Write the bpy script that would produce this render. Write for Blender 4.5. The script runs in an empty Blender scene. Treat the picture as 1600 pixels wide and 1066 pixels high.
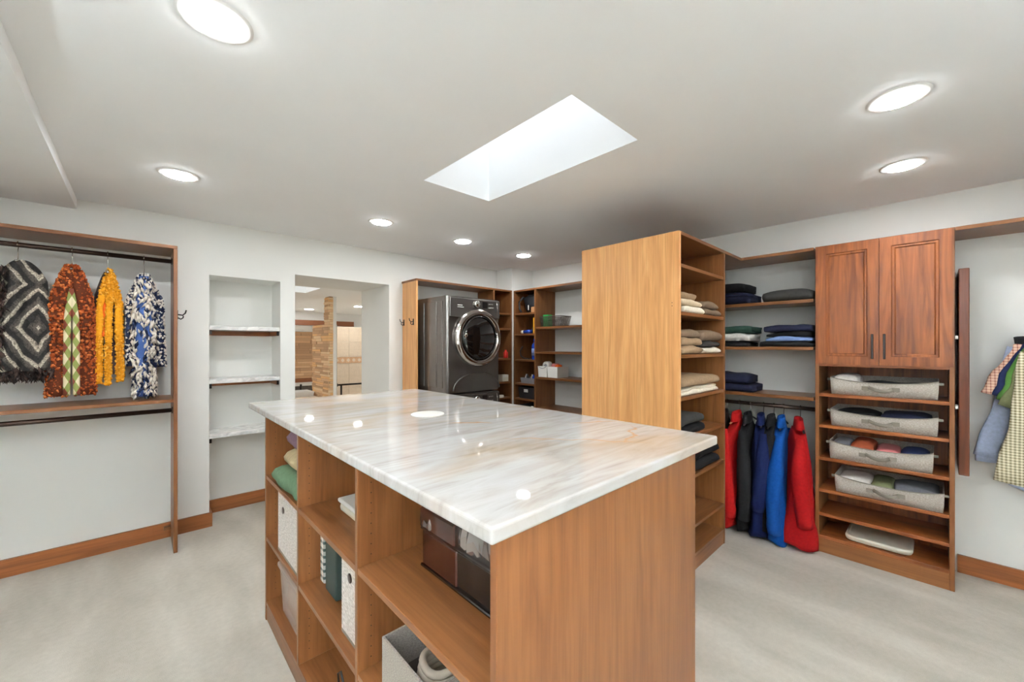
import bpy, bmesh, math, random
from mathutils import Vector, Matrix, noise
R = math.radians
sc = bpy.context.scene
C = sc.collection
random.seed(7)

# ------------------------------------------------------------------ camera
cam_d = bpy.data.cameras.new('camera'); cam = bpy.data.objects.new('camera', cam_d); C.objects.link(cam)
cam.location = (0, 0, 1.442); cam.rotation_euler = (R(90), 0, R(-43.15))
cam_d.sensor_width = 36; cam_d.lens = 36*622/1600; cam_d.shift_y = 7/1600; cam_d.clip_start = .05
sc.camera = cam
# ------------------------------------------------------------------ sky, exposure
w = bpy.data.worlds.new('sky'); sc.world = w; w.use_nodes = True
bg = w.node_tree.nodes['Background']; bg.inputs[0].default_value = (.93, .96, 1, 1); bg.inputs[1].default_value = 1.45
vs = sc.view_settings; vs.view_transform = 'Standard'; vs.look = 'None'; vs.gamma = 1; vs.use_curve_mapping = False
vs.exposure = 1.03
sc.cycles.diffuse_bounces = 10; sc.cycles.max_bounces = 14
LIGHT = 94.0; FILL = 620.0       # radiance of the recessed lamps and of the added uplights
def portal(name, x0, x1, y0, y1, z):
    l = bpy.data.lights.new(name, 'AREA'); l.shape = 'RECTANGLE'; l.size = x1-x0; l.size_y = y1-y0
    l.cycles.is_portal = True
    o = bpy.data.objects.new(name, l); C.objects.link(o); o.location = ((x0+x1)/2, (y0+y1)/2, z)
    return o
portal('skylight_daylight', 1.243, 1.748, .982, 2.097, 3.22)
portal('bathroom_skylight_daylight', .75, 1.49, 4.73, 5.28, 2.60)

# ------------------------------------------------------------------ materials
M = {}
def lin(c):
    return tuple((v/255/12.92 if v/255 <= .04045 else ((v/255+.055)/1.055)**2.4) for v in c) + (1,)
def newmat(name):
    m = bpy.data.materials.new(name); m.use_nodes = True; M[name] = m
    nt = m.node_tree; b = nt.nodes['Principled BSDF']
    return m, nt, b
def nd(nt, t, **kw):
    n = nt.nodes.new(t)
    for k, v in kw.items(): setattr(n, k, v)
    return n
def coords(nt, scale=(1, 1, 1), rot=(0, 0, 0), rand=0.0):
    tc = nd(nt, 'ShaderNodeTexCoord'); mp = nd(nt, 'ShaderNodeMapping')
    mp.inputs['Scale'].default_value = scale; mp.inputs['Rotation'].default_value = rot
    if rand:
        oi = nd(nt, 'ShaderNodeObjectInfo'); mu = nd(nt, 'ShaderNodeMath', operation='MULTIPLY'); mu.inputs[1].default_value = rand
        nt.links.new(oi.outputs['Random'], mu.inputs[0])
        ad = nd(nt, 'ShaderNodeVectorMath', operation='ADD')
        nt.links.new(tc.outputs['Object'], ad.inputs[0]); nt.links.new(mu.outputs[0], ad.inputs[1])
        nt.links.new(ad.outputs[0], mp.inputs[0])
    else:
        nt.links.new(tc.outputs['Object'], mp.inputs[0])
    return mp.outputs[0]
def noi(nt, vec, scale, detail=4, dist=0.0, rough=.5):
    n = nd(nt, 'ShaderNodeTexNoise'); n.inputs['Scale'].default_value = scale; n.inputs['Detail'].default_value = detail
    n.inputs['Distortion'].default_value = dist; n.inputs['Roughness'].default_value = rough
    nt.links.new(vec, n.inputs['Vector']); return n.outputs['Fac']
def ramp(nt, fac, stops):
    r = nd(nt, 'ShaderNodeValToRGB'); cr = r.color_ramp
    while len(cr.elements) < len(stops): cr.elements.new(.5)
    for e, (p, c) in zip(cr.elements, stops): e.position = p; e.color = c
    nt.links.new(fac, r.inputs[0]); return r.outputs[0]
def mix(nt, a, b, fac, mode='MIX'):
    n = nd(nt, 'ShaderNodeMix', data_type='RGBA', blend_type=mode)
    for s, v in ((n.inputs[0], fac), (n.inputs[6], a), (n.inputs[7], b)):
        if hasattr(v, 'links') or hasattr(v, 'is_linked'): nt.links.new(v, s)
        else: s.default_value = v
    return n.outputs[2]
def bump(nt, b, fac, strength, dist=.01):
    n = nd(nt, 'ShaderNodeBump'); n.inputs['Strength'].default_value = strength; n.inputs['Distance'].default_value = dist
    nt.links.new(fac, n.inputs['Height']); nt.links.new(n.outputs[0], b.inputs['Normal'])
def plain(name, rgb, rough=.5, metal=0.0, spec=.5, var=.06, vs_=18, bmp=0, coat=0):
    m, nt, b = newmat(name)
    c = lin(rgb); f = noi(nt, coords(nt), vs_, 3)
    d = tuple(v*(1-var) for v in c[:3])+(1,); e = tuple(min(1, v*(1+var)) for v in c[:3])+(1,)
    nt.links.new(ramp(nt, f, [(.3, d), (.7, e)]), b.inputs['Base Color'])
    b.inputs['Roughness'].default_value = rough; b.inputs['Metallic'].default_value = metal
    b.inputs['Specular IOR Level'].default_value = spec; b.inputs['Coat Weight'].default_value = coat
    if bmp: bump(nt, b, noi(nt, coords(nt), vs_*6, 4), bmp, .003)
    return m
def wood(name, a, bb, cc, axis, rough=.33, freq=1.0):
    m, nt, b = newmat(name)
    s = [9*freq]*3; s['xyz'.index(axis)] = .75*freq
    f = noi(nt, coords(nt, tuple(s), rand=7), 1.6, 5, 1.3, .55)
    s2 = [70]*3; s2['xyz'.index(axis)] = 2.5
    g = noi(nt, coords(nt, tuple(s2), rand=7), 1.5, 3, .3)
    col = ramp(nt, f, [(.28, lin(cc)), (.5, lin(a)), (.72, lin(bb))])
    col = mix(nt, col, ramp(nt, g, [(.35, (.72, .68, .64, 1)), (.6, (1, 1, 1, 1))]), .55, 'MULTIPLY')
    nt.links.new(col, b.inputs['Base Color']); b.inputs['Roughness'].default_value = rough
    b.inputs['Specular IOR Level'].default_value = .28
    bump(nt, b, g, .06, .002)
wood('maple_lit_z', (214, 158, 102), (224, 172, 116), (200, 143, 88), 'z', .3)  # same maple, lightened: light falling on two panels put into the colour
wood('dark_z', (92, 46, 22), (106, 55, 28), (72, 34, 15), 'z', .3)
for ax in 'xyz':
    wood('maple_'+ax, (118, 75, 42), (128, 84, 49), (103, 62, 33), ax)
    wood('alder_'+ax, (134, 80, 43), (150, 93, 52), (98, 53, 26), ax, .38, .7)
    wood('walnut_'+ax, (124, 68, 32), (144, 84, 42), (84, 42, 18), ax, .33, 1.5)
plain('wall_paint', (227, 227, 223), .75, var=.012, vs_=3, bmp=.12)
plain('ceiling_paint', (242, 244, 245), .8, var=.01, vs_=3)
plain('white_gloss', (235, 235, 233), .35, var=.01)
plain('bath_paint', (240, 241, 240), .7, var=.01)
plain('black_metal', (34, 29, 27), .38, .6)
plain('bronze', (58, 42, 34), .32, .7)
plain('chrome', (215, 210, 205), .12, 1.0, var=.02)
plain('steel_hook', (190, 185, 178), .25, 1.0)
plain('appliance', (124, 119, 115), .24, .8, var=.03)
plain('appliance_dark', (62, 59, 58), .25, .5)
plain('glass_dark', (22, 20, 20), .06, .0, .8, coat=1)
plain('rubber', (20, 20, 20), .7)
plain('white_plastic', (228, 226, 220), .4, var=.01)
plain('cream_plastic', (214, 208, 190), .4, var=.02)
# carpet
m, nt, b = newmat('carpet')
v = coords(nt)
f1 = noi(nt, v, 420, 2); f2 = noi(nt, coords(nt, (3, .9, 1), (0, 0, R(35))), 1.2, 3, .35); f3 = noi(nt, v, 38, 3)
col = ramp(nt, f2, [(.36, lin((186, 179, 167))), (.5, lin((196, 189, 177))), (.64, lin((207, 200, 189)))])
col = mix(nt, col, ramp(nt, f1, [(.3, (.72, .71, .69, 1)), (.65, (1, 1, 1, 1))]), .6, 'MULTIPLY')
col = mix(nt, col, ramp(nt, f3, [(.3, (.88, .88, .87, 1)), (.65, (1, 1, 1, 1))]), .6, 'MULTIPLY')
nt.links.new(col, b.inputs['Base Color']); b.inputs['Roughness'].default_value = .95; b.inputs['Specular IOR Level'].default_value = .1
bump(nt, b, f1, .5, .006)
# quartzite: cloudy diagonal bands, warm patches, rust veins
m, nt, b = newmat('quartzite')
band = coords(nt, (2.2, 14, 5), (0, 0, R(43)))
f = noi(nt, band, 1.5, 7, .9, .6)
col = ramp(nt, f, [(.28, lin((168, 162, 156))), (.45, lin((187, 183, 179))), (.65, lin((197, 195, 194)))])
g = noi(nt, coords(nt, (1, 2.2, 1), (0, 0, R(43))), 1.7, 3, .4)
col = mix(nt, col, ramp(nt, g, [(.46, (1, 1, 1, 1)), (.70, lin((240, 216, 188)))]), .9, 'MULTIPLY')
for (px, py, ang, half, wd, sd) in ((1.10, .86, -52, .26, .010, 3.1), (1.34, .78, 28, .17, .008, 7.7), (1.42, 1.0, -40, .12, .012, 5.2), (1.02, 1.35, -46, .10, .018, 2.0), (1.2, 2.1, -46, .07, .016, 9.0)):
    tc = nd(nt, 'ShaderNodeTexCoord'); mp = nd(nt, 'ShaderNodeMapping', vector_type='TEXTURE')
    mp.inputs['Location'].default_value = (px, py, 0); mp.inputs['Rotation'].default_value = (0, 0, R(ang))
    nt.links.new(tc.outputs['Object'], mp.inputs[0])
    n = nd(nt, 'ShaderNodeTexNoise'); n.inputs['Scale'].default_value = 5+sd*.3; n.inputs['Detail'].default_value = 4; nt.links.new(mp.outputs[0], n.inputs['Vector'])
    sx = nd(nt, 'ShaderNodeSeparateXYZ'); nt.links.new(mp.outputs[0], sx.inputs[0])
    def mth(op, a, bb_, clamp=False):
        q = nd(nt, 'ShaderNodeMath', operation=op, use_clamp=clamp)
        for i, u in enumerate((a, bb_)):
            if hasattr(u, 'is_linked'): nt.links.new(u, q.inputs[i])
            else: q.inputs[i].default_value = u
        return q.outputs[0]
    off = mth('MULTIPLY', mth('SUBTRACT', n.outputs['Fac'], .5), .16)
    dist = mth('ABSOLUTE', mth('ADD', sx.outputs[1], off), 0)
    line = mth('SUBTRACT', 1, mth('DIVIDE', dist, wd), True)
    ext = mth('SUBTRACT', 1, mth('POWER', mth('DIVIDE', mth('ABSOLUTE', sx.outputs[0], 0), half), 3), True)
    fac = mth('MULTIPLY', mth('MULTIPLY', line, ext), .75)
    col = mix(nt, col, lin((196, 142, 88)), fac)
nt.links.new(col, b.inputs['Base Color']); b.inputs['Roughness'].default_value = .03; b.inputs['Specular IOR Level'].default_value = .5
# marble shelf
m, nt, b = newmat('marble')
f = noi(nt, coords(nt, (3, 6, 6)), 3, 6, 1.5)
nt.links.new(ramp(nt, f, [(.35, lin((200, 200, 198))), (.6, lin((236, 235, 232)))]), b.inputs['Base Color']); b.inputs['Roughness'].default_value = .2
# emitters
def emit(name, rgb, s):
    m, nt, b = newmat(name); b.inputs['Base Color'].default_value = (0, 0, 0, 1)
    b.inputs['Emission Color'].default_value = rgb; b.inputs['Emission Strength'].default_value = s
emit('lamp_glow', (.955, .98, 1, 1), LIGHT); emit('bath_glow', (1, .98, .95, 1), LIGHT*.9); emit('fill_glow', (.85, .935, 1, 1), FILL)
# clear panes
def clear(name, rgb, a, rough=.05):
    m, nt, b = newmat(name); t = nd(nt, 'ShaderNodeBsdfTransparent'); mx = nd(nt, 'ShaderNodeMixShader'); mx.inputs[0].default_value = a
    b.inputs['Base Color'].default_value = lin(rgb); b.inputs['Roughness'].default_value = rough
    nt.links.new(t.outputs[0], mx.inputs[1]); nt.links.new(b.outputs[0], mx.inputs[2])
    nt.links.new(mx.outputs[0], nt.nodes['Material Output'].inputs[0])
clear('skylight_glass', (240, 245, 250), .06); clear('skylight_acrylic', (240, 245, 250), .06)
for n_ in M['skylight_acrylic'].node_tree.nodes:
    if n_.type == 'BSDF_TRANSPARENT': n_.inputs[0].default_value = (1, 1, 1, 1)
clear('clear_plastic', (214, 196, 186), .55, .15)
clear('shower_glass', (225, 232, 230), .15)
# fabrics
def fabric(name, rgb, var=.13, scale=60, bmp=.35):
    m, nt, b = newmat(name); c = lin(rgb)
    f = noi(nt, coords(nt), scale, 4); g = noi(nt, coords(nt), 260, 2)
    col = ramp(nt, f, [(.3, tuple(v*(1-var) for v in c[:3])+(1,)), (.7, tuple(min(1, v*(1+var*.6)) for v in c[:3])+(1,))])
    nt.links.new(col, b.inputs['Base Color']); b.inputs['Roughness'].default_value = .9; b.inputs['Specular IOR Level'].default_value = .15
    b.inputs['Sheen Weight'].default_value = .0
    bump(nt, b, g, bmp, .003)
for n_, c_ in dict(red=(140, 14, 15), puffer_red=(158, 22, 20), navy=(16, 25, 60), royal=(10, 60, 124), black=(22, 21, 22), soft_black=(30, 29, 30), charcoal=(52, 50, 48), khaki=(150, 125, 98),
                   brown_grey=(118, 98, 80), beige=(205, 184, 156), cream=(226, 215, 196), dark_navy=(28, 30, 48), light_blue=(120, 142, 188), shirt_blue=(176, 188, 214), forest=(44, 66, 56),
                   denim_navy=(36, 44, 78), green_knit=(84, 106, 80), cream_knit=(176, 158, 122), purple_knit=(108, 86, 98), olive=(120, 124, 88), hanger_pad=(60, 46, 52), rust_leather=(138, 66, 40),
                   white_cloth=(218, 212, 206), grey_print=(104, 104, 108), jade=(84, 128, 60), stripe_green=(104, 112, 96), orange=(222, 96, 30)).items():
    fabric(n_, c_)
def weave(name, a, bb, sc_):
    m, nt, b = newmat(name)
    f = noi(nt, coords(nt, (1, 1, 3)), sc_, 3); g = noi(nt, coords(nt, (3, 3, 1)), sc_*1.2, 3)
    nt.links.new(mix(nt, ramp(nt, f, [(.35, lin(a)), (.65, lin(bb))]), ramp(nt, g, [(.35, (.8, .8, .8, 1)), (.65, (1, 1, 1, 1))]), .8, 'MULTIPLY'), b.inputs['Base Color'])
    b.inputs['Roughness'].default_value = .95; bump(nt, b, f, .3, .002)
weave('bin_linen', (150, 140, 130), (184, 174, 163), 120)
weave('bin_white', (190, 180, 172), (226, 218, 212), 60)
weave('grey_felt', (128, 118, 108), (160, 150, 140), 200)
plain('bin_handle', (120, 112, 100), .8)
plain('bin_inside', (54, 48, 44), .9)
def gingham(name, base, line, freq, thr=.5):
    m, nt, b = newmat(name); v = coords(nt, (freq, freq, freq))
    sx = nd(nt, 'ShaderNodeSeparateXYZ'); nt.links.new(v, sx.inputs[0])
    outs = []
    for k in (1, 2):
        fr = nd(nt, 'ShaderNodeMath', operation='FRACT'); nt.links.new(sx.outputs[k], fr.inputs[0])
        gt = nd(nt, 'ShaderNodeMath', operation='GREATER_THAN'); gt.inputs[1].default_value = thr; nt.links.new(fr.outputs[0], gt.inputs[0]); outs.append(gt.outputs[0])
    ad = nd(nt, 'ShaderNodeMath', operation='ADD'); nt.links.new(outs[0], ad.inputs[0]); nt.links.new(outs[1], ad.inputs[1])
    hf = nd(nt, 'ShaderNodeMath', operation='MULTIPLY'); hf.inputs[1].default_value = .5; nt.links.new(ad.outputs[0], hf.inputs[0])
    nt.links.new(ramp(nt, hf.outputs[0], [(0, lin(base)), (1, lin(line))]), b.inputs['Base Color']); b.inputs['Roughness'].default_value = .85
gingham('gingham_cream', (226, 218, 192), (122, 112, 76), 64)
gingham('gingham_red', (232, 196, 170), (150, 66, 52), 60, .7)
gingham('plaid_book', (214, 208, 200), (40, 60, 56), 34, .6)
# geometric throw pattern: nested diamonds in black, grey and cream
m, nt, b = newmat('throw_pattern')
v = coords(nt); sx = nd(nt, 'ShaderNodeSeparateXYZ'); nt.links.new(v, sx.inputs[0])
def mm(op, a, bb_=0.0):
    q = nd(nt, 'ShaderNodeMath', operation=op)
    for i, u in enumerate((a, bb_)):
        if hasattr(u, 'is_linked'): nt.links.new(u, q.inputs[i])
        else: q.inputs[i].default_value = u
    return q.outputs[0]
px_ = mm('PINGPONG', mm('ADD', sx.outputs[0], .445), .17); pz_ = mm('PINGPONG', mm('SUBTRACT', sx.outputs[2], 1.55), .26)
wob = mm('MULTIPLY', noi(nt, v, 7, 3), .11)
dd = mm('FRACT', mm('MULTIPLY', mm('ADD', mm('ADD', mm('MULTIPLY', px_, 1.7), pz_), wob), 8.5))
col = ramp(nt, dd, [(0, lin((36, 32, 32))), (.34, lin((44, 40, 38))), (.4, lin((168, 156, 142))), (.62, lin((206, 196, 180))), (.68, lin((96, 88, 82))), (1, lin((70, 64, 60)))])
col = mix(nt, col, ramp(nt, noi(nt, v, 140, 3), [(.38, (.18, .17, .16, 1)), (.58, (1.0, .98, .95, 1))]), .8, 'MULTIPLY')
nt.links.new(col, b.inputs['Base Color']); b.inputs['Roughness'].default_value = .95; bump(nt, b, noi(nt, v, 160, 3), .6, .006)
# argyle scarf lining
m, nt, b = newmat('argyle')
v = coords(nt); sx = nd(nt, 'ShaderNodeSeparateXYZ'); nt.links.new(v, sx.inputs[0])
a1 = mm('FRACT', mm('MULTIPLY', mm('ADD', mm('MULTIPLY', sx.outputs[0], 2.2), sx.outputs[2]), 7)); a2 = mm('FRACT', mm('MULTIPLY', mm('SUBTRACT', mm('MULTIPLY', sx.outputs[0], 2.2), sx.outputs[2]), 7))
s_ = mm('MULTIPLY', mm('ADD', mm('GREATER_THAN', a1, .55), mm('GREATER_THAN', a2, .55)), .5)
nt.links.new(ramp(nt, s_, [(0, lin((216, 204, 170))), (.5, lin((132, 140, 76))), (1, lin((120, 56, 36)))]), b.inputs['Base Color']); b.inputs['Roughness'].default_value = .95
for n_, c_ in dict(yarn_rust=(150, 70, 32), yarn_brown=(84, 38, 22), yarn_copper=(196, 112, 58), yarn_mustard=(216, 146, 32), yarn_gold=(232, 172, 66), yarn_white=(224, 214, 202), yarn_blue=(68, 92, 146), yarn_navy=(38, 46, 72), fur=(76, 60, 54), fur_dark=(44, 36, 34)).items():
    fabric(n_, c_, .15, 90, .2)
# stone ledger + bath
for i, c_ in enumerate(((228, 190, 148), (218, 176, 134), (236, 206, 166), (208, 168, 130), (236, 190, 134), (196, 158, 122))): plain('ledger_%d' % i, c_, .85, var=.22, vs_=24, bmp=.4)
plain('mortar', (178, 144, 110), .95)
plain('travertine', (196, 180, 158), .4, var=.06, vs_=9); plain('travertine_gold', (224, 192, 146), .4, var=.1, vs_=12); plain('tile_border', (190, 152, 116), .4, var=.2, vs_=40)
plain('grout', (206, 198, 184), .9); plain('mosaic', (92, 84, 76), .4, var=.4, vs_=60); plain('bath_floor', (222, 214, 200), .5)
plain('beam_wood', (140, 84, 48), .4)
for n_, c_, r_ in (('bottle_red', (206, 44, 34), .35), ('bottle_blue', (22, 56, 150), .25), ('label_white', (226, 222, 214), .5), ('carton_yellow', (226, 160, 40), .5), ('carton_green', (24, 146, 62), .5), ('carton_tan', (178, 128, 86), .6), ('bag_black', (22, 23, 28), .6), ('bin_black', (40, 38, 40), .5), ('bin_grey', (150, 150, 154), .5), ('print_pink', (206, 120, 120), .5), ('wire', (70, 62, 54), .35), ('book_green', (36, 50, 46), .6), ('bag_brown', (50, 24, 16), .12), ('bag_dark', (30, 25, 22), .1), ('rope', (178, 164, 146), .9), ('bag_clear', (150, 142, 138), .06)):
    plain(n_, c_, r_)
M['bag_clear'].node_tree.nodes['Principled BSDF'].inputs['Metallic'].default_value = .8

# ------------------------------------------------------------------ helpers
def bx(bm, x0, x1, y0, y1, z0, z1):
    vs_ = [bm.verts.new(p) for p in ((x0, y0, z0), (x1, y0, z0), (x1, y1, z0), (x0, y1, z0), (x0, y0, z1), (x1, y0, z1), (x1, y1, z1), (x0, y1, z1))]
    for f in ((0, 3, 2, 1), (4, 5, 6, 7), (0, 1, 5, 4), (1, 2, 6, 5), (2, 3, 7, 6), (3, 0, 4, 7)): bm.faces.new([vs_[i] for i in f])
def obj(name, bm, mats, parent=None, smooth=False, label=None):
    me = bpy.data.meshes.new(name)
    bmesh.ops.recalc_face_normals(bm, faces=bm.faces); bm.to_mesh(me); bm.free()
    for mt in ([mats] if isinstance(mats, str) else mats): me.materials.append(M[mt])
    if smooth:
        for p in me.polygons: p.use_smooth = True
    o = bpy.data.objects.new(name, me); C.objects.link(o)
    if parent:
        o.parent = parent
        r = parent
        mw = r.matrix_basis.copy()
        if r.parent: mw = r.parent.matrix_basis @ r.matrix_parent_inverse @ mw
        o.matrix_parent_inverse = mw.inverted()
    if label: o['label'] = label
    return o
def box(name, x0, x1, y0, y1, z0, z1, mat, parent=None, bev=.0015, label=None, seg=1):
    bm = bmesh.new(); bx(bm, x0, x1, y0, y1, z0, z1)
    if bev: bmesh.ops.bevel(bm, geom=bm.edges[:], offset=bev, segments=seg, affect='EDGES', profile=.5)
    return obj(name, bm, mat, parent, label=label, smooth=False)
def tag(o, label, cat, group=None):
    o['label'] = label; o['category'] = cat
    if group: o['group'] = group
    return o
def thing(name, label, cat, loc, group=None):
    o = bpy.data.objects.new(name, None); C.objects.link(o); o.location = loc; o.empty_display_size = .1
    o.matrix_basis = Matrix.Translation(loc)
    return tag(o, label, cat, group)
def struct(o): o['kind'] = 'structure'; return o
def tube(bm, pts, r, n=10, caps=True, radii=None, sq=(1, 1), side=None):
    pts = [Vector(p) for p in pts]; rings = []
    t0 = (pts[1]-pts[0]).normalized(); up = Vector((0, 0, 1)) if abs(t0.z) < .9 else Vector((1, 0, 0))
    nrm = Vector(side) if side else t0.cross(up).normalized()
    for i, p in enumerate(pts):
        t = (pts[min(i+1, len(pts)-1)]-pts[max(i-1, 0)]).normalized()
        nrm = (nrm-t*nrm.dot(t)).normalized(); bn = t.cross(nrm)
        rr = radii[i] if radii else r
        rings.append([bm.verts.new(p+(nrm*math.cos(2*math.pi*k/n)*sq[0]+bn*math.sin(2*math.pi*k/n)*sq[1])*rr) for k in range(n)])
    for a, b_ in zip(rings, rings[1:]):
        for k in range(n): bm.faces.new((a[k], a[(k+1) % n], b_[(k+1) % n], b_[k]))
    if caps: bm.faces.new(rings[0][::-1]); bm.faces.new(rings[-1])
def tubeo(name, pts, r, mat, parent=None, n=10, **k):
    bm = bmesh.new(); tube(bm, pts, r, n, **k); return obj(name, bm, mat, parent, True)
def lathe(bm, c, prof, n=24, axis='z'):
    rings = []
    for (r, h) in prof:
        ring = []
        for k in range(n):
            a = 2*math.pi*k/n; u, v = r*math.cos(a), r*math.sin(a)
            p = {'z': (u, v, h), 'y': (u, h, v), 'x': (h, u, v)}[axis]
            ring.append(bm.verts.new(Vector(c)+Vector(p)))
        rings.append(ring)
    for a, b_ in zip(rings, rings[1:]):
        for k in range(n): bm.faces.new((a[k], a[(k+1) % n], b_[(k+1) % n], b_[k]))
    bm.faces.new(rings[0][::-1]); bm.faces.new(rings[-1])
def latheo(name, c, prof, mat, parent=None, n=24, axis='z', smooth=True, label=None):
    bm = bmesh.new(); lathe(bm, c, prof, n, axis); return obj(name, bm, mat, parent, smooth, label)
def nz(x, y, z): return noise.noise(Vector((x, y, z)))

# ------------------------------------------------------------------ the room
CE = 2.43; LW = 3.97; RW = 3.82; X0 = -2.0; Y0 = -2.2
def boxes(name, lst, mat, kind=True):
    bm = bmesh.new()
    for b_ in lst: bx(bm, *b_)
    o = obj(name, bm, mat)
    if kind: struct(o)
    return o
boxes('floor', [(X0-.1, RW+.13, Y0-.1, LW, -.1, 0), (1.031, 1.936, LW, 4.685, -.1, 0), (.41, .913, LW, 4.28, -.1, 0)], 'carpet')
SK = (1.243, 1.748, .982, 2.097)
boxes('ceiling', [(X0-.1, SK[0], Y0-.1, LW+.1, CE, CE+.12), (SK[1], RW+.13, Y0-.1, LW+.1, CE, CE+.12), (SK[0], SK[1], Y0-.1, SK[2], CE, CE+.12), (SK[0], SK[1], SK[3], LW+.1, CE, CE+.12)], 'ceiling_paint')
boxes('skylight_shaft', [(SK[0]-.05, SK[0], SK[2]-.05, SK[3]+.05, CE+.12, 3.24), (SK[1], SK[1]+.05, SK[2]-.05, SK[3]+.05, CE+.12, 3.24), (SK[0], SK[1], SK[2]-.05, SK[2], CE+.12, 3.24), (SK[0], SK[1], SK[3], SK[3]+.05, CE+.12, 3.24)], 'ceiling_paint')
struct(box('window_1', SK[0]-.05, SK[1]+.05, SK[2]-.05, SK[3]+.05, 3.241, 3.25, 'skylight_acrylic', bev=0))
boxes('ceiling_soffit', [(X0, -.306, Y0, LW, 2.362, CE)], 'ceiling_paint')
WT = 4.685
boxes('wall_left', [(X0-.1, .41, LW, WT, 0, CE), (.41, .913, LW, WT, 2.006, CE), (.41, .913, 4.28, WT, 0, 2.006), (.913, 1.031, LW, WT, 0, CE), (1.031, 1.936, LW, WT, 2.085, CE), (1.936, RW+.13, LW, WT, 0, CE)], 'wall_paint')
boxes('wall_right', [(RW, RW+.13, Y0-.1, LW, 0, CE)], 'wall_paint')
boxes('wall_back', [(X0-.1, RW, Y0-.1, Y0, 0, CE)], 'wall_paint')
boxes('wall_side', [(X0-.1, X0, Y0, LW, 0, CE)], 'wall_paint')
boxes('wall_column', [(3.445, RW, 3.675, LW, 0, CE)], 'wall_paint')
def base(name, lst): 
    bm = bmesh.new()
    for b_ in lst: bx(bm, *b_)
    return struct(obj(name, bm, 'alder_x' if 'right' not in name else 'alder_y'))
base('baseboard_left', [(X0, .428, LW-.018, LW, 0, .11), (.41, .428, LW, 4.28, 0, .11)])
base('baseboard_niche', [(.428, .913, 4.262, 4.28, 0, .11)])
base('baseboard_pier', [(.895, 1.045, LW-.018, LW, 0, .11)])
base('baseboard_door', [(1.93, 2.08, LW-.018, LW, 0, .11)])
base('baseboard_right', [(RW-.018, RW, Y0, -.09, 0, .11)])

# recessed lamps
def lathe_mesh(prof, mat, name):
    bm = bmesh.new(); lathe(bm, (0, 0, 0), prof, 40); me = bpy.data.meshes.new(name); bmesh.ops.recalc_face_normals(bm, faces=bm.faces); bm.to_mesh(me); bm.free(); me.materials.append(M[mat])
    return me
def ring_mesh(name, ri, ro, h, mat):
    bm = bmesh.new(); n = 48; rs = []
    for r_, z in ((ri, -.004), (ri+.006, -h), (ro-.008, -h*.7), (ro, -.0005), (ro, .004), (ri, .004)):
        rs.append([bm.verts.new((r_*math.cos(2*math.pi*k/n), r_*math.sin(2*math.pi*k/n), z)) for k in range(n)])
    for i in range(6):
        a, b_ = rs[i], rs[(i+1) % 6]
        for k in range(n): bm.faces.new((a[k], a[(k+1) % n], b_[(k+1) % n], b_[k]))
    me = bpy.data.meshes.new(name); bmesh.ops.recalc_face_normals(bm, faces=bm.faces); bm.to_mesh(me); bm.free(); me.materials.append(M[mat]); return me
me_ring = ring_mesh('trim_ring', .068, .098, .0045, 'white_gloss'); me_disc_bath = lathe_mesh([(.0685, -.0075), (.0695, -.007)], 'bath_glow', 'diffuser'); me_disc = lathe_mesh([(.0685, -.0075), (.0695, -.007)], 'lamp_glow', 'diffuser')
LAMPS = [(.17, 1.50, CE, 'large recessed downlight cut by the top edge of the photo above the countertop'),
         (.17, 3.0, CE, 'round recessed downlight above the hanging scarves side of the room'),
         (1.415, 3.04, CE, 'round recessed downlight in the ceiling in front of the bathroom doorway'),
         (2.24, 3.07, CE, 'round recessed downlight above the dark clothes dryer'),
         (3.08, 3.10, CE, 'small recessed downlight nearest the far ceiling corner'),
         (2.214, .106, CE, 'upper of two recessed downlights at the right of the ceiling'),
         (3.061, .126, CE, 'lower recessed downlight above the two-door wooden cabinet')]
for x, y, z, lb in LAMPS:
    t = thing('ceiling_light', lb, 'ceiling light', (x, y, z), 'recessed downlights')
    for nm, me in (('trim_ring', me_ring), ('diffuser', me_disc)):
        o = bpy.data.objects.new(nm, me); C.objects.link(o); o.parent = t

# uplights added out of view to brighten the ceiling, like a bounced flash
for (x, y, lb) in ((-1.15, -1.35, 'tall uplight added to brighten the ceiling, in the corner behind the camera'), (.55, -1.65, 'tall uplight added to brighten the ceiling, by the wall behind the camera'), (-1.45, .25, 'tall uplight added to brighten the ceiling, by the side wall behind the camera')):
    t = thing('added_uplight', lb, 'lamp', (x, y, 0), 'added fill uplights')
    latheo('base', (x, y, 0), [(.15, .001), (.15, .015), (.03, .03)], 'black_metal', t, 32)
    tubeo('pole', [(x, y, .03), (x, y, 1.66)], .014, 'black_metal', t)
    bm = bmesh.new(); n = 40; rs = []
    for r_, z in ((.02, 1.65), (.10, 1.67), (.18, 1.72), (.215, 1.79), (.21, 1.79), (.175, 1.728), (.10, 1.685), (.02, 1.68)): rs.append([bm.verts.new((x+r_*math.cos(2*math.pi*k/n), y+r_*math.sin(2*math.pi*k/n), z)) for k in range(n)])
    for a, b_ in zip(rs, rs[1:]):
        for k in range(n): bm.faces.new((a[k], a[(k+1) % n], b_[(k+1) % n], b_[k]))
    obj('bowl_shade', bm, 'white_gloss', t, True)
    latheo('bulb', (x, y, 1.70), [(.12, 0), (.12, .012)], 'fill_glow', t, 32)

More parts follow.
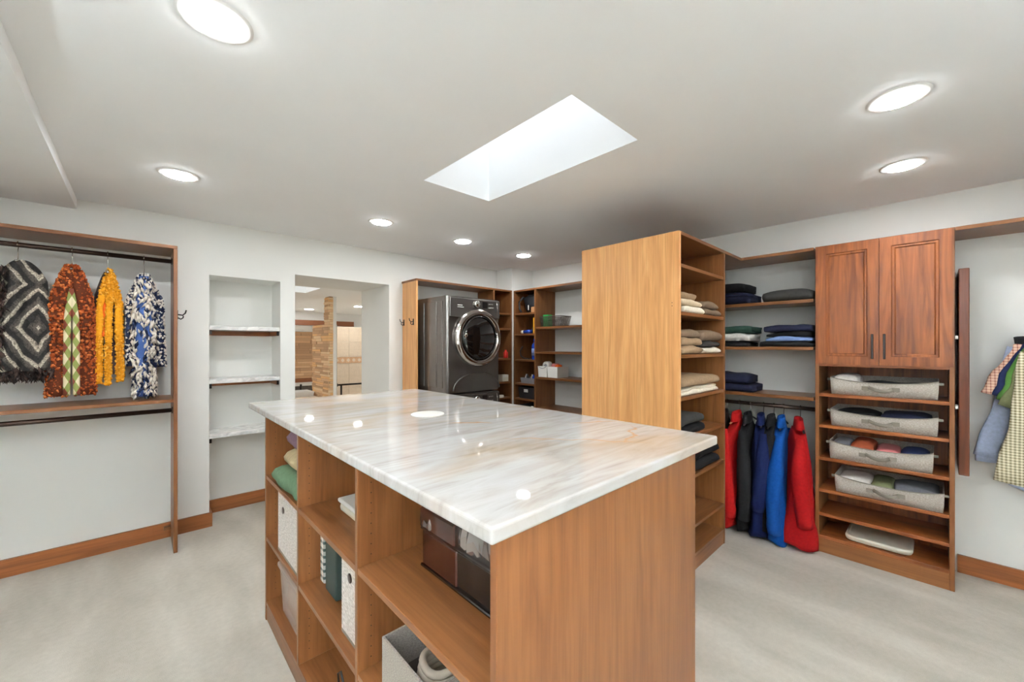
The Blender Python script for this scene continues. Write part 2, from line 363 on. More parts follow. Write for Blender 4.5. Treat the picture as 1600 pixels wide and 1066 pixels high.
# ------------------------------------------------------------------ left hanging unit
T = .019
t = thing('closet_unit', 'open wooden hanging unit with two rods against the left wall', 'closet', (-.5, 3.78, 0))
UX = -1.42
def board_h(name, x0, x1, y0, y1, ztop, parent, ax='x', th=.022, wd='maple_'): return box(name, x0, x1, y0, y1, ztop-th, ztop, wd+ax, parent)
board_h('top_board', UX, .197, 3.61, LW-.001, 2.134, t)
box('side_panel', .175, .197, 3.61, LW-.019, 0.002, 2.111, 'maple_z', t); box('side_panel', UX, UX+.022, 3.61, LW-.019, .002, 2.111, 'maple_z', t)
board_h('shelf', UX+.022, .175, 3.61, LW-.001, 1.070, t)
tubeo('hanging_rod', [(UX+.022, 3.76, 2.045), (.175, 3.76, 2.045)], .015, 'bronze', t, 14)
tubeo('hanging_rod', [(UX+.022, 3.70, .985), (.175, 3.70, .985)], .015, 'bronze', t, 14)
for z_, y_ in ((2.045, 3.76), (.985, 3.70)): latheo('rod_socket', (.169, y_, z_), [(.024, 0), (.024, .006)], 'bronze', t, 16, 'x')
box('wall_cleat', .135, .175, LW-.06, LW-.019, .07, .09, 'maple_x', t)
rodL = t

def hanger_hook(bm, x, y, z, along='x', drop=.085, r=.0022, R_=.019):
    # hook over a rod at (x,y,z); stem goes down
    pts = []
    for k in range(9):
        a = R(200-k*27.5)
        dv = R_*math.cos(a); dz = R_*math.sin(a)
        pts.append((x, y+dv, z+dz) if along == 'x' else (x+dv, y, z+dz))
    pts += [(x, y+.004, z-.03) if along == 'x' else (x+.004, y, z-.03), (x, y, z-drop)]
    tube(bm, pts, r, 8)
def hanger(label, x, y, z, along, half=.2, mat='steel_hook', drop=.085, fall=.06, yaw=0, hookmat=None, group=None):
    # along = rod axis; shoulders lie across the rod
    t = thing('clothes_hanger', label, 'hanger', (x, y, z), group)
    bm = bmesh.new(); hanger_hook(bm, x, y, z, along, drop); obj('hook', bm, hookmat or 'steel_hook', t, True)
    bm = bmesh.new(); c, s = math.cos(yaw), math.sin(yaw)
    pts = []
    for k in range(-6, 7):
        u = half*k/6; d = z-drop-.004-fall*abs(k/6)**1.25
        if along == 'x': pts.append((x-u*s, y+u*c, d))
        else: pts.append((x+u*c, y+u*s, d))
    tube(bm, pts, .007, 8); obj('shoulder_bar', bm, mat, t, True)
    return t
# scarves on the rod
def scarf_body(name, X, Yc, z1, z0, wt, wb, th, mats, strands, parent, seed, edge=None):
    """two hanging strands of a looped scarf: each a flattened tube from the hook to the hem"""
    rr = random.Random(seed)
    for (ua, ub, zb, md, wd) in strands:
        pts = []; rad = []
        n = 16
        for k in range(n+1):
            s = k/n; z = z1+(zb-z1)*s
            u = ua*min(1, s*3.2)**.7+(ub-ua)*s
            pts.append((X+u, Yc+md+.006*math.sin(s*9+seed), z)); rad.append(wd*(.55+.45*min(1, s*4))*(1+.12*nz(s*5, seed, ua*9)))
        bm = bmesh.new(); tube(bm, pts, 0, 14, True, rad, (1, .55), (1, 0, 0)); obj(name, bm, mats, parent, True)
def bobbles(name, spots, mats, parent, size, seed, droop=1.0):
    rr = random.Random(seed); bm = bmesh.new()
    for (p, mi, s) in spots:
        h = size*s; q = [Vector((h, 0, 0)), Vector((0, h, 0)), Vector((-h, 0, 0)), Vector((0, -h, 0))]
        a = rr.random()*6; ro = Matrix.Rotation(a, 3, 'Z') @ Matrix.Rotation(rr.uniform(-.6, .6), 3, 'X') @ Matrix.Rotation(rr.uniform(-.6, .6), 3, 'Y')
        top = bm.verts.new(Vector(p)+ro @ Vector((0, 0, h*droop))); bot = bm.verts.new(Vector(p)+ro @ Vector((0, 0, -h*droop*1.3)))
        vs_ = [bm.verts.new(Vector(p)+ro @ v_) for v_ in q]
        for k in range(4):
            f = bm.faces.new((vs_[k], vs_[(k+1) % 4], top)); f.material_index = mi
            f = bm.faces.new((vs_[(k+1) % 4], vs_[k], bot)); f.material_index = mi
    o = obj(name, bm, mats, parent, True); o['kind'] = 'stuff'; return o
def strand_spots(X, Yc, z1, strands, per, seed, spread=1.0):
    rr = random.Random(seed); out = []
    for (ua, ub, zb, md, wd) in strands:
        for i in range(per):
            s = rr.random()**.9; z = z1+(zb-z1)*s; u = ua*min(1, s*3.2)**.7+(ub-ua)*s
            w_ = wd*(.55+.45*min(1, s*4)); a = rr.uniform(0, 2*math.pi)
            out.append(((X+u+math.cos(a)*w_*spread, Yc+md+math.sin(a)*w_*.55*spread, z), rr.choice((0, 0, 1, 2)), rr.uniform(.7, 1.3)))
    return out
HY = 3.76; HZ = 2.045
hanger('steel hanger holding the rust coloured bobbly scarf', -.309, HY, HZ, 'x', .05, drop=.10, fall=.02)
t = thing('scarf', 'long rust and brown bobbly loop scarf with argyle centre hanging on the rod', 'scarf', (-.309, HY, 1.1), 'scarves on the upper rod')
st = [(-.050, -.066, 1.125, 0, .046), (.050, .060, 1.125, 0, .046)]
scarf_body('knit_strand', -.309, HY, 1.95, 0, 0, 0, 0, 'yarn_brown', st[:2], t, 3)
scarf_body('lining_strand', -.309, HY-.012, 1.80, 0, 0, 0, 0, 'argyle', [(-.017, -.021, 1.13, -.02, .0165), (.017, .021, 1.13, -.02, .0165)], t, 4)
bobbles('yarn_bobbles', strand_spots(-.309, HY, 1.955, st[:2], 1100, 5), ['yarn_rust', 'yarn_rust', 'yarn_copper'], t, .0095, 6)
hanger('steel hanger holding the mustard yellow scarf', -.150, HY, HZ, 'x', .04, drop=.10, fall=.02)
t = thing('scarf', 'mustard yellow fluffy loop scarf hanging between the rust and blue scarves', 'scarf', (-.14, HY, 1.18), 'scarves on the upper rod')
st = [(-.040, -.054, 1.19, 0, .017), (.038, .048, 1.20, 0, .019), (.0, -.010, 1.18, -.012, .015)]
scarf_body('knit_strand', -.14, HY, 1.945, 0, 0, 0, 0, 'yarn_mustard', st, t, 7)
scarf_body('under_strand', -.155, HY+.045, 1.93, 0, 0, 0, 0, 'fur', [(-.03, -.045, 1.3, 0, .028), (.02, .03, 1.25, -.02, .03)], t, 9)
scarf_body('orange_panel', -.14, HY-.004, 1.78, 0, 0, 0, 0, 'orange', [(-.018, -.024, 1.5, 0, .014)], t, 8)
bobbles('yarn_bobbles', strand_spots(-.14, HY, 1.95, st, 520, 10), ['yarn_mustard', 'yarn_gold', 'yarn_mustard'], t, .0075, 11)
hanger('steel hanger holding the blue and white tufted scarf', .026, HY, HZ, 'x', .05, drop=.12, fall=.02)
t = thing('scarf', 'blue, navy and white tufted scarf hanging nearest the side panel', 'scarf', (.026, HY, 1.07), 'scarves on the upper rod')
st = [(-.058, -.056, 1.30, .02, .034), (.062, .082, 1.29, .02, .034)]
st2 = [(0, .0, 1.09, -.02, .052), (0, .012, 1.09, -.01, .046)]
scarf_body('knit_strand', .026, HY, 1.935, 0, 0, 0, 0, 'yarn_navy', st, t, 12)
scarf_body('tuft_core', .026, HY, 1.92, 0, 0, 0, 0, 'yarn_blue', [(0, .0, 1.09, -.02, .046)], t, 13)
bobbles('yarn_bobbles', strand_spots(.026, HY, 1.94, st, 650, 14), ['yarn_white', 'yarn_navy', 'yarn_white'], t, .0085, 15)
bobbles('tufts', strand_spots(.026, HY, 1.90, st2, 480, 16, 1.12), ['yarn_white', 'yarn_navy', 'yarn_white'], t, .0095, 17, 2.6)
# woven throw
hanger('steel clamp hanger holding the patterned throw', -.528, HY, HZ, 'x', .06, drop=.09, fall=.01)
t = thing('throw_blanket', 'black, grey and cream throw with diamond pattern and shaggy edge', 'blanket', (-.51, HY, 1.24), None)
def drape(name, cx, cy, z1, z0, wtop, wbot, mat, parent, depth=.05, seed=0, nu=30, nv=30, round_=.12):
    bm = bmesh.new(); g = []
    for side in (0, 1):
        gg = []
        for j in range(nv+1):
            s = j/nv; row = []
            for i in range(nu+1):
                u = -1+2*i/nu; w_ = wtop+(wbot-wtop)*s
                zz = z1-round_*abs(u)**2.2*(1-s*.9) - (z1-z0)*s*(1-.02*nz(u*2, seed, 0))
                fo = .016*math.sin(u*9+seed+s*1.5)*(.3+.7*s)+.012*nz(u*3, s*3, seed)
                th = depth*(1-abs(u)**4)*(.35+.65*min(1, s*3))
                row.append(bm.verts.new((cx+u*w_, cy+fo+(-th if side == 0 else th), zz)))
            gg.append(row)
        g.append(gg)
    for gg in g:
        for j in range(nv):
            for i in range(nu): bm.faces.new((gg[j][i], gg[j][i+1], gg[j+1][i+1], gg[j+1][i]))
    a, b_ = g
    per = [(0, i) for i in range(nu+1)]+[(j, nu) for j in range(1, nv+1)]+[(nv, i) for i in range(nu-1, -1, -1)]+[(j, 0) for j in range(nv-1, 0, -1)]
    for k in range(len(per)):
        p, q = per[k], per[(k+1) % len(per)]
        bm.faces.new((a[p[0]][p[1]], a[q[0]][q[1]], b_[q[0]][q[1]], b_[p[0]][p[1]]))
    return obj(name, bm, mat, parent, True)
drape('woven_cloth', -.51, HY, 1.955, 1.29, .10, .125, 'throw_pattern', t, .05, 2)
rr = random.Random(20); sp = []
for i in range(420):
    sp.append(((-.51+rr.uniform(-.13, .128), HY+rr.uniform(-.055, .055), rr.uniform(1.235, 1.30)), rr.choice((0, 1)), rr.uniform(.7, 1.3)))
bobbles('shaggy_hem', sp, ['fur', 'fur_dark'], t, .0065, 21, 3.2)
sp = [((-.60+rr.uniform(-.05, .032)*1+.015*nz(i*.1, 1, 1), HY-.055+rr.uniform(-.02, .02), rr.uniform(1.27, 1.90)), rr.choice((0, 1)), rr.uniform(.7, 1.3)) for i in range(420)]
bobbles('shaggy_edge', sp, ['fur', 'fur_dark'], t, .0065, 22, 3.0)

# coat hooks
def coat_hook(label, x, y, z):
    t = thing('coat_hook', label, 'hook', (x, y, z), 'double coat hooks')
    box('back_plate', x, x+.004*-1 if False else x+.004, y-.011, y+.011, z-.03, z+.035, 'black_metal', t, .001)
    return t
def hook_on(label, x, y, z, d):
    """plate lies on a panel whose outward normal is d along x"""
    t = thing('coat_hook', label, 'hook', (x, y, z), 'double coat hooks')
    a, b_ = sorted((x, x+d*.004)); box('back_plate', a, b_, y-.011, y+.011, z-.035, z+.03, 'black_metal', t, .001)
    tubeo('upper_prong', [(x+d*.004, y, z+.0), (x+d*.03, y, z-.004), (x+d*.045, y, z+.012), (x+d*.05, y, z+.034)], .0045, 'black_metal', t, 8)
    tubeo('lower_prong', [(x+d*.004, y, z-.022), (x+d*.02, y, z-.032), (x+d*.032, y, z-.022), (x+d*.034, y, z-.008)], .004, 'black_metal', t, 8)
hook_on('small black coat hook on the side panel beside the scarves', .197, 3.66, 1.66, 1)
hook_on('black coat hook on the laundry panel nearer the doorway', 2.08, 3.915, 1.69, -1)
hook_on('black coat hook on the laundry panel nearer the dryer', 2.08, 3.715, 1.69, -1)

# ------------------------------------------------------------------ niche shelves
for z_, lb in ((1.602, 'topmost white marble shelf in the wall niche'), (1.167, 'middle white marble shelf in the wall niche'), (.725, 'lowest white marble shelf in the wall niche')):
    t = thing('marble_shelf', lb, 'shelf', (.66, 4.13, z_-.033), 'marble shelves in the niche')
    box('slab', .411, .912, 3.985, 4.279, z_-.034, z_, 'marble', t, .003, seg=2)
    box('cleat', .43, .893, 4.258, 4.279, z_-.074, z_-.035, 'alder_x', t)
    box('side_cleat', .411, .43, 4.01, 4.279, z_-.074, z_-.035, 'alder_y', t); box('side_cleat', .893, .912, 4.01, 4.279, z_-.074, z_-.035, 'alder_y', t)
    for xx in (.415, .895): box('bracket_cap', xx-.002, xx+.015, 4.004, 4.0095, z_-.072, z_-.037, 'black_metal', t, .001)

# ------------------------------------------------------------------ island
IX0, IX1, IY0, IY1 = .486, 1.378, .56, 2.424
t = thing('island_cabinet', 'large wooden island of open cubbies under the stone countertop', 'cabinet', (.93, 1.49, 0))
for y0 in (IY0, IY1-.02): box('end_panel', IX0, IX1, y0, y0+.02, .001, 1.08, 'maple_z', t, label='full height wooden end panel')
box('back_divider', .93, .948, IY0+.02, IY1-.02, .1, 1.08, 'maple_z', t)
for side, (a, b_) in enumerate(((IX0, .93), (.948, IX1))):
    for y0 in (1.21, 1.83): box('partition', a+.001, b_, y0, y0+.02, .1, 1.08, 'maple_z', t)
    for (ya, yb) in ((IY0+.02, 1.21), (1.23, 1.83), (1.85, IY1-.02)):
        for z_ in (.762, .44): box('shelf', a+.002, b_, ya, yb, z_-.022, z_, 'maple_y', t)
    box('bottom_deck', a+.002, b_, IY0+.02, IY1-.02, .079, .1, 'maple_y', t)
box('kick_board', IX0+.004, IX0+.022, IY0+.02, IY1-.02, .001, .079, 'maple_y', t); box('kick_board', IX1-.022, IX1-.004, IY0+.02, IY1-.02, .001, .079, 'maple_y', t)
# peg holes on the visible partition faces
for nm, yf in (('peg_holes', 1.83), ('peg_holes', 1.21), ('peg_holes', 2.404)):
    bm = bmesh.new()
    for xx in (.53, .89):
        for k in range(28):
            z_ = .15+k*.032
            if min(abs(z_-s) for s in (.44, .43, .762, .75)) < .02: continue
            lathe(bm, (xx, yf-.0004, z_), [(.0022, 0), (.0022, .001)], 8, 'y')
    o = obj(nm, bm, 'bronze', t); o['kind'] = 'stuff'
bm = bmesh.new(); bx(bm, .460, 1.535, .544, 2.705, 1.081, 1.114)
bmesh.ops.subdivide_edges(bm, edges=bm.edges[:], cuts=0)
bmesh.ops.bevel(bm, geom=[e for e in bm.edges], offset=.0065, segments=3, affect='EDGES', profile=.5)
tag(obj('countertop', bm, 'quartzite'), 'polished white stone countertop with rust veins on the island', 'countertop')
latheo('x', (1.003, 1.657, 1.1142), [(.078, 0), (.078, .003), (.074, .005), (.02, .0055)], 'white_plastic', None, 40)
o = bpy.data.objects['x']; o.name = 'outlet_cover'; tag(o, 'round white flush cover plate set in the stone countertop', 'cover plate')

# island contents -----------------------------------------------------------
def folded(name, label, cat, x0, x1, y0, y1, z0, h, face, mat, layers=2, seed=0, group=None, nw=14, amp=1.0):
    """folded cloth: a thick ribbon doubled over `layers` times, fold edge towards `face` ('-x' or '-y')"""
    if face == '-y': wa, wb, da, db = x0, x1, y0, y1
    else: wa, wb, da, db = y0, y1, x0, x1
    t_ = h/layers; path = []
    r = t_/2
    for i in range(layers):
        zc = (i+.5)*t_
        fr, bk = da+r*1.0, db-r*1.0
        a, b_ = (bk, fr) if i % 2 == 0 else (fr, bk)
        for k in range(7): path.append((a+(b_-a)*k/6, zc, 0))
        if i < layers-1:
            sgn = -1 if i % 2 == 0 else 1; pc = b_
            for k in range(1, 5):
                an = math.pi*k/5; path.append((pc+sgn*r*1.0*math.sin(an), zc+r-r*math.cos(an), 0))
    P2 = [Vector((p[0], p[1])) for p in path]; L, Rr = [], []
    for i, p in enumerate(P2):
        tg = (P2[min(i+1, len(P2)-1)]-P2[max(i-1, 0)]).normalized(); n = Vector((-tg.y, tg.x))
        L.append(p+n*t_*.47); Rr.append(p-n*t_*.47)
    ring = L+Rr[::-1]
    bm = bmesh.new(); rows = []
    for j in range(nw+1):
        u = j/nw; wv = wa+(wb-wa)*u; row = []
        env = 1-.22*abs(2*u-1)**4
        for (p, q) in ring:
            dz = q*env+amp*.012*nz(wv*9+seed, p*9, q*14)*min(1, q/.02); dp = p+amp*.012*nz(wv*7, q*25+seed, 3.3)
            dw = wv+amp*.010*nz(p*8, q*30, seed+u*2)*(1 if u in (0, 1) else .3)
            z = max(z0+.0005, z0+dz)
            row.append(bm.verts.new((dw, dp, z) if face == '-y' else (dp, dw, z)))
        rows.append(row)
    n = len(ring)
    for a, b_ in zip(rows, rows[1:]):
        for k in range(n): bm.faces.new((a[k], a[(k+1) % n], b_[(k+1) % n], b_[k]))
    for row in (rows[0][::-1], rows[-1]):
        f = bm.faces.new(row)
    bmesh.ops.triangulate(bm, faces=[f for f in bm.faces if len(f.verts) > 4])
    o = obj(name, bm, mat, None, True); return tag(o, label, cat, group)
g = 'knits in the island cubby'
folded('folded_knit', 'green folded knit at the bottom of the cubby stack', 'knit', .50, .80, 1.855, 2.25, .763, .095, '-x', 'green_knit', 2, 1, g)
folded('folded_knit', 'cream folded knit between the green and purple knits', 'knit', .53, .80, 1.855, 2.16, .860, .09, '-x', 'cream_knit', 2, 2, g)
folded('folded_knit', 'purple folded knit on top of the cubby stack', 'knit', .54, .80, 1.855, 2.13, .952, .10, '-x', 'purple_knit', 2, 3, g)
def shell(bm, x0, x1, y0, y1, z0, z1, th, taper=0.0):
    """open box with wall thickness"""
    def rect(a, z, tp): return [bm.verts.new(p) for p in ((x0+a+tp, y0+a+tp, z), (x1-a-tp, y0+a+tp, z), (x1-a-tp, y1-a-tp, z), (x0+a+tp, y1-a-tp, z))]
    r0, r1, r2, r3 = rect(0, z0, taper), rect(0, z1, 0), rect(th, z1, 0), rect(th, z0+th, taper)
    for a, b_ in ((r0, r1), (r1, r2), (r2, r3)):
        for k in range(4): bm.faces.new((a[k], a[(k+1) % 4], b_[(k+1) % 4], b_[k]))
    bm.faces.new(r0[::-1]); bm.faces.new(r3)
def cube_bin(label, x0, x1, y0, y1, z0, z1, slot):
    t = thing('storage_cube', label, 'bin', ((x0+x1)/2, (y0+y1)/2, z0), 'white fabric cubes in the island')
    bm = bmesh.new(); shell(bm, x0, x1, y0, y1, z0, z1, .006); obj('body', bm, 'bin_white', t)
    ym = (y0+y1)/2+slot; zm = z1-.075
    latheo('grommet', (x0-.0005, ym, zm), [(.016, .0), (.016, -.003), (.012, -.004)], 'bronze', t, 20, 'x')
    box('bottom_trim', x0-.001, x0+.001, y0, y1, z0, z0+.012, 'bin_handle', t, .0005)
cube_bin('white fabric cube with dark grommet in the far island column', .50, .83, 1.86, 2.215, .441, .735, .08)
cube_bin('white fabric cube with dark grommet beside the standing binders', .52, .83, 1.235, 1.43, .441, .732, .02)
t = thing('storage_box', 'clear plastic storage box with lid on the bottom far cubby', 'box', (.68, 2.06, .101))
bm = bmesh.new(); shell(bm, .52, .86, 1.87, 2.27, .101, .325, .004, .012); obj('body', bm, 'clear_plastic', t)
box('contents', .545, .83, 1.90, 2.24, .108, .27, 'carton_tan', t, .02)
box('lid', .51, .87, 1.86, 2.28, .325, .352, 'clear_plastic', t, .008, seg=2)
t = thing('flat_box', 'pale plastic box lying flat on the upper middle cubby shelf', 'box', (.73, 1.50, .763))
box('body', .60, .88, 1.30, 1.68, .763, .80, 'cream_plastic', t, .016, seg=3); box('lid', .595, .885, 1.295, 1.685, .801, .817, 'white_plastic', t, .007, seg=2)
def binder(label, x0, x1, y0, y1, z1, mat, lean=0):
    t = thing('binder', label, 'binder', ((x0+x1)/2, (y0+y1)/2, .441), 'binders standing in the middle cubby')
    box('cover', x0, x1, y0, y1, .441, z1, mat, t, .004); box('pages', x0+.012, x1+.001, y0+.006, y1-.006, .446, z1+.001, 'label_white', t, 0)
binder('plaid binder standing at the partition in the middle cubby', .565, .80, 1.755, 1.80, .71, 'plaid_book')
binder('thin white binder between plaid and dark green ones', .575, .80, 1.725, 1.752, .70, 'label_white')
binder('thick dark green binder standing in the middle cubby', .56, .80, 1.60, 1.72, .715, 'book_green')
t = thing('storage_bag', 'glossy clear-topped garment bag with brown panels on the near upper cubby', 'bag', (.78, .85, .763))
box('body', .638, .92, .592, 1.09, .763, .884, 'bag_dark', t, .012, seg=3)
box('brown_panel', .634, .645, .90, 1.075, .775, .876, 'bag_brown', t, .004); box('photo_card', .634, .64, .61, .72, .80, .872, 'carton_tan', t, .002)
bm = bmesh.new(); rows = []
prof = [(.64, .886), (.632, .905), (.634, .93), (.642, .96), (.66, .985), (.70, 1.0), (.78, 1.005), (.86, 1.0), (.90, .97), (.915, .93), (.915, .886)]
for j in range(31):
    yy = .592+.498*j/30; row = []
    for k, (xx, zz) in enumerate(prof):
        a = .016*nz(yy*22, zz*5, 3)+.010*nz(yy*60, zz*14, 8) if 0 < k < 10 else 0
        row.append(bm.verts.new((xx+a, yy, min(1.03, zz+a*.8))))
    rows.append(row)
m_ = len(prof)
for a, b_ in zip(rows, rows[1:]):
    for k in range(m_): bm.faces.new((a[k], a[(k+1) % m_], b_[(k+1) % m_], b_[k]))
bm.faces.new(rows[0][::-1]); bm.faces.new(rows[-1])
obj('plastic_top', bm, 'bag_clear', t, False, 'crinkled shiny clear plastic top')
box('brown_lid', .626, .64, .90, 1.08, .89, .95, 'bag_brown', t, .004)
for zz in (.772, .885): tubeo('piping', [(.634, .60, zz), (.634, 1.08, zz)], .005, 'bag_dark', t, 8)
t = thing('felt_bin', 'open grey felt bin with dark inside in the near lower cubby', 'bin', (.69, .95, .441))
bm = bmesh.new(); shell(bm, .51, .86, .83, 1.09, .441, .605, .006); obj('body', bm, 'grey_felt', t)
box('lining', .517, .853, .837, 1.083, .448, .49, 'bin_inside', t, 0)
bm = bmesh.new()
for k in range(5): 
    pts = [(.61+.07*math.cos(a_)*(1-.05*k), .925+.07*math.sin(a_)*(1-.05*k), .505+k*.02+.004*math.sin(a_*3)) for a_ in [2*math.pi*i/22 for i in range(23)]]
    tube(bm, pts, .0105, 8)
tag(obj('coiled_strap', bm, 'rope', None, True), 'coiled beige strap lying in the grey felt bin', 'strap')
t = thing('cable_pouch', 'small black pouch with cord loop on the bottom middle cubby', 'pouch', (.62, 1.40, .101))
box('body', .55, .72, 1.28, 1.50, .101, .155, 'bag_black', t, .015, seg=2)
tubeo('cord_loop', [(.56, 1.50, .12), (.55, 1.535, .15), (.55, 1.55, .20), (.555, 1.535, .215), (.56, 1.51, .16)], .004, 'bag_black', t, 8)

# ------------------------------------------------------------------ laundry cabinet, washer, dryer
t = thing('laundry_surround', 'wooden surround with top shelf around the stacked laundry machines', 'cabinet', (2.7, 3.8, 0))
FY = 3.66
board_h('top_board', 2.08, 3.432, FY, LW-.001, 2.134, t)
for x0 in (2.08, 3.125, 3.41): box('side_panel', x0, x0+.021, FY, LW-.019 if x0 < 2.2 else LW-.001, .001, 2.111, 'maple_lit_z' if x0 < 2.2 else 'maple_z', t)
for z_ in (1.845, 1.655, 1.284, .993, .796, .45, .1): board_h('shelf', 3.147, 3.409, FY+.003, LW-.001, z_, t)
box('back_panel', 3.147, 3.409, LW-.012, LW-.002, .1, 2.11, 'maple_z', t)
def machine(name, label, z0, h, top_vis):
    x0, x1, yf, yb = 2.165, 2.85, 3.235, 3.93
    t = thing(name, label, 'appliance', (2.5, 3.58, z0), 'stacked laundry machines')
    bm = bmesh.new(); bx(bm, x0, x1, yf, yb, z0, z0+h)
    ve = [e for e in bm.edges if abs(e.verts[0].co.z-e.verts[1].co.z) > .1 and e.verts[0].co.y < yf+.01]
    bmesh.ops.bevel(bm, geom=ve, offset=.035, segments=5, affect='EDGES', profile=.5)
    bmesh.ops.bevel(bm, geom=[e for e in bm.edges if e.is_manifold and e.calc_face_angle(0) > 1.0], offset=.006, segments=2, affect='EDGES')
    o = obj('body', bm, 'appliance', t)
    # pressed side panels
    for (ya, yb_) in ((3.30, 3.39), (3.41, 3.62), (3.64, 3.90)):
        box('side_pressing', x0-.006, x0+.002, ya, yb_, z0+.05, z0+h-.05, 'appliance', t, .004, seg=2)
    cz = z0+h-.11
    box('control_panel', x0+.03, x1-.012, yf-.014, yf+.01, z0+h-.205, z0+h-.012, 'appliance', t, .008, seg=2)
    latheo('program_knob', (2.52, yf-.014, cz+.045), [(.036, 0), (.034, -.022), (.028, -.03)], 'chrome', t, 24, 'y')
    bm = bmesh.new(); bx(bm, 2.60, 2.665, yf-.0155, yf-.013, cz+.01, cz+.075); obj('display', bm, 'glass_dark', t)
    for k in range(6): latheo('button', (2.69+.022*(k % 3)*1.0, yf-.014, cz+.055-.04*(k//3)), [(.006, 0), (.006, -.005)], 'chrome', t, 10, 'y')
    tubeo('panel_seam', [(x1-.055, yf-.0155, cz+.085), (x1-.045, yf-.0155, cz+.02), (x1-.05, yf-.0155, cz-.06)], .0025, 'chrome', t, 6)
    for k, wd in enumerate((.06, .075)): box('name_badge', 2.285, 2.285+wd, yf-.0155, yf-.0135, cz+.02-.018*k, cz+.026-.018*k, 'label_white', t, 0)
    # porthole door
    dx, dz = 2.545, z0+.55
    d = latheo('door', (dx, yf, dz), [(.292, .0), (.298, -.02), (.285, -.045), (.255, -.058), (.232, -.05), (.226, -.03)], 'chrome', t, 64, 'y')
    latheo('door_glass', (dx, yf, dz), [(.228, -.03), (.21, -.046), (.15, -.06), (.08, -.068), (.01, -.07)], 'glass_dark', d, 48, 'y')
    tubeo('glass_ring', [(dx+.212*math.cos(a_), yf-.05, dz+.212*math.sin(a_)) for a_ in [2*math.pi*i/48 for i in range(49)]], .006, 'appliance_dark', d, 8)
    latheo('door_latch', (dx-.19, yf-.05, dz+.02), [(.022, 0), (.02, -.016), (.012, -.02)], 'chrome', d, 20, 'y')
    # arched pressing under the door
    tubeo('arch_pressing', [(dx+.30*math.cos(a_), yf+.001, z0+.02+.17*math.sin(a_)) for a_ in [math.pi*i/24 for i in range(25)]], .008, 'appliance', t, 8)
    for xx in (x0+.06, x1-.06):
        for yy in (yf+.08, yb-.06): latheo('foot', (xx, yy, z0-.012 if z0 > .1 else 0), [(.02, 0), (.02, .014)], 'rubber', t, 12)
machine('washing_machine', 'dark grey washing machine under the dryer, mostly hidden by the island', .013, .945, False)
machine('clothes_dryer', 'dark metallic front-loading dryer with round chrome door, stacked on top', .972, .957, True)

def bottle(name, label, x, y, z, r, h, mat, cap='label_white', group=None, lab=None):
    t = thing(name, label, 'bottle', (x, y, z), group)
    latheo('body', (x, y, z), [(r*.9, 0), (r, .008), (r, h*.68), (r*.8, h*.76), (r*.4, h*.84), (r*.38, h*.88)], mat, t, 20)
    latheo('cap', (x, y, z+h*.87), [(r*.48, 0), (r*.46, h*.13)], cap, t, 16)
    if lab: latheo('label_band', (x, y, z+h*.2), [(r*1.01, 0), (r*1.01, h*.34)], lab, t, 20)
def carton(name, label, x0, x1, y0, y1, z0, z1, mat, flap=None, cat='box'):
    t = thing(name, label, cat, ((x0+x1)/2, (y0+y1)/2, z0))
    box('carton_body', x0, x1, y0, y1, z0, z1, mat, t, .003)
    box('carton_flap', x0+.004, x1-.004, y0-.0008, y0+.0005, z1-.03, z1-.004, flap or 'label_white', t, 0)
bottle('detergent_bottle', 'red bottle on the narrow shelf right of the dryer', 3.36, 3.70, 1.285, .03, .10, 'bottle_red', 'bottle_red')
carton('small_carton', 'small cream box on the narrow shelf under the red bottle', 3.30, 3.40, 3.69, 3.78, .994, 1.075, 'cream_plastic')
carton('soap_bar', 'small pale soap box low on the shelf beside the washer', 3.25, 3.32, 3.69, 3.74, .797, .825, 'white_plastic')

# ------------------------------------------------------------------ far right tower and open shelves
t = thing('shelf_tower', 'narrow wooden cubby tower in the far corner beside the open shelves', 'shelf unit', (3.6, 3.46, 0))
FX = 3.46
box('top_board', FX, RW-.001, 3.28, 3.662, 2.112, 2.134, 'maple_y', t)
for y0 in (3.28, 3.64): box('side_panel', FX, RW-.001, y0, y0+.021, .001, 2.111, 'maple_z', t)
for z_ in (1.843, 1.587, 1.268, .974, .785, .45, .1): box('shelf', FX+.003, RW-.002, 3.302, 3.639, z_-.022, z_, 'maple_y', t)
box('back_panel', RW-.012, RW-.002, 3.302, 3.639, .1, 2.11, 'maple_z', t)
t = thing('open_shelving', 'open wooden shelves on the right wall behind the pale partition', 'shelf unit', (3.6, 2.5, 0))
box('top_board', FX, RW-.001, 1.80, 3.279, 2.112, 2.134, 'maple_y', t)
for z_ in (1.663, 1.369, 1.067, .7, .35): box('shelf', FX+.003, RW-.001, 1.80, 3.278, z_-.024, z_, 'maple_y', t)
# contents
def lump(name, label, cat, c, r, mat, seed, group=None, parts=None, flat=True):
    bm = bmesh.new(); bmesh.ops.create_icosphere(bm, subdivisions=3, radius=1)
    for v_ in bm.verts:
        p = v_.co.copy(); k = 1+.22*nz(p.x*1.6+seed, p.y*1.6, p.z*1.6)+.08*nz(p.x*5, p.y*5+seed, p.z*5)
        q = Vector((math.copysign(abs(p.x)**.75, p.x)*r[0], math.copysign(abs(p.y)**.75, p.y)*r[1], math.copysign(abs(p.z)**.8, p.z)*r[2]))*k
        z = c[2]+q.z
        if flat: z = max(z, c[2]-r[2]*.92)
        v_.co = (c[0]+q.x, c[1]+q.y, z)
    o = obj(name, bm, mat, None, True); return tag(o, label, cat, group)
t = thing('backpack', 'black bag stuffed in the top cubby of the corner tower', 'bag', (3.62, 3.46, 1.845))
bm = bmesh.new(); bmesh.ops.create_icosphere(bm, subdivisions=3, radius=1)
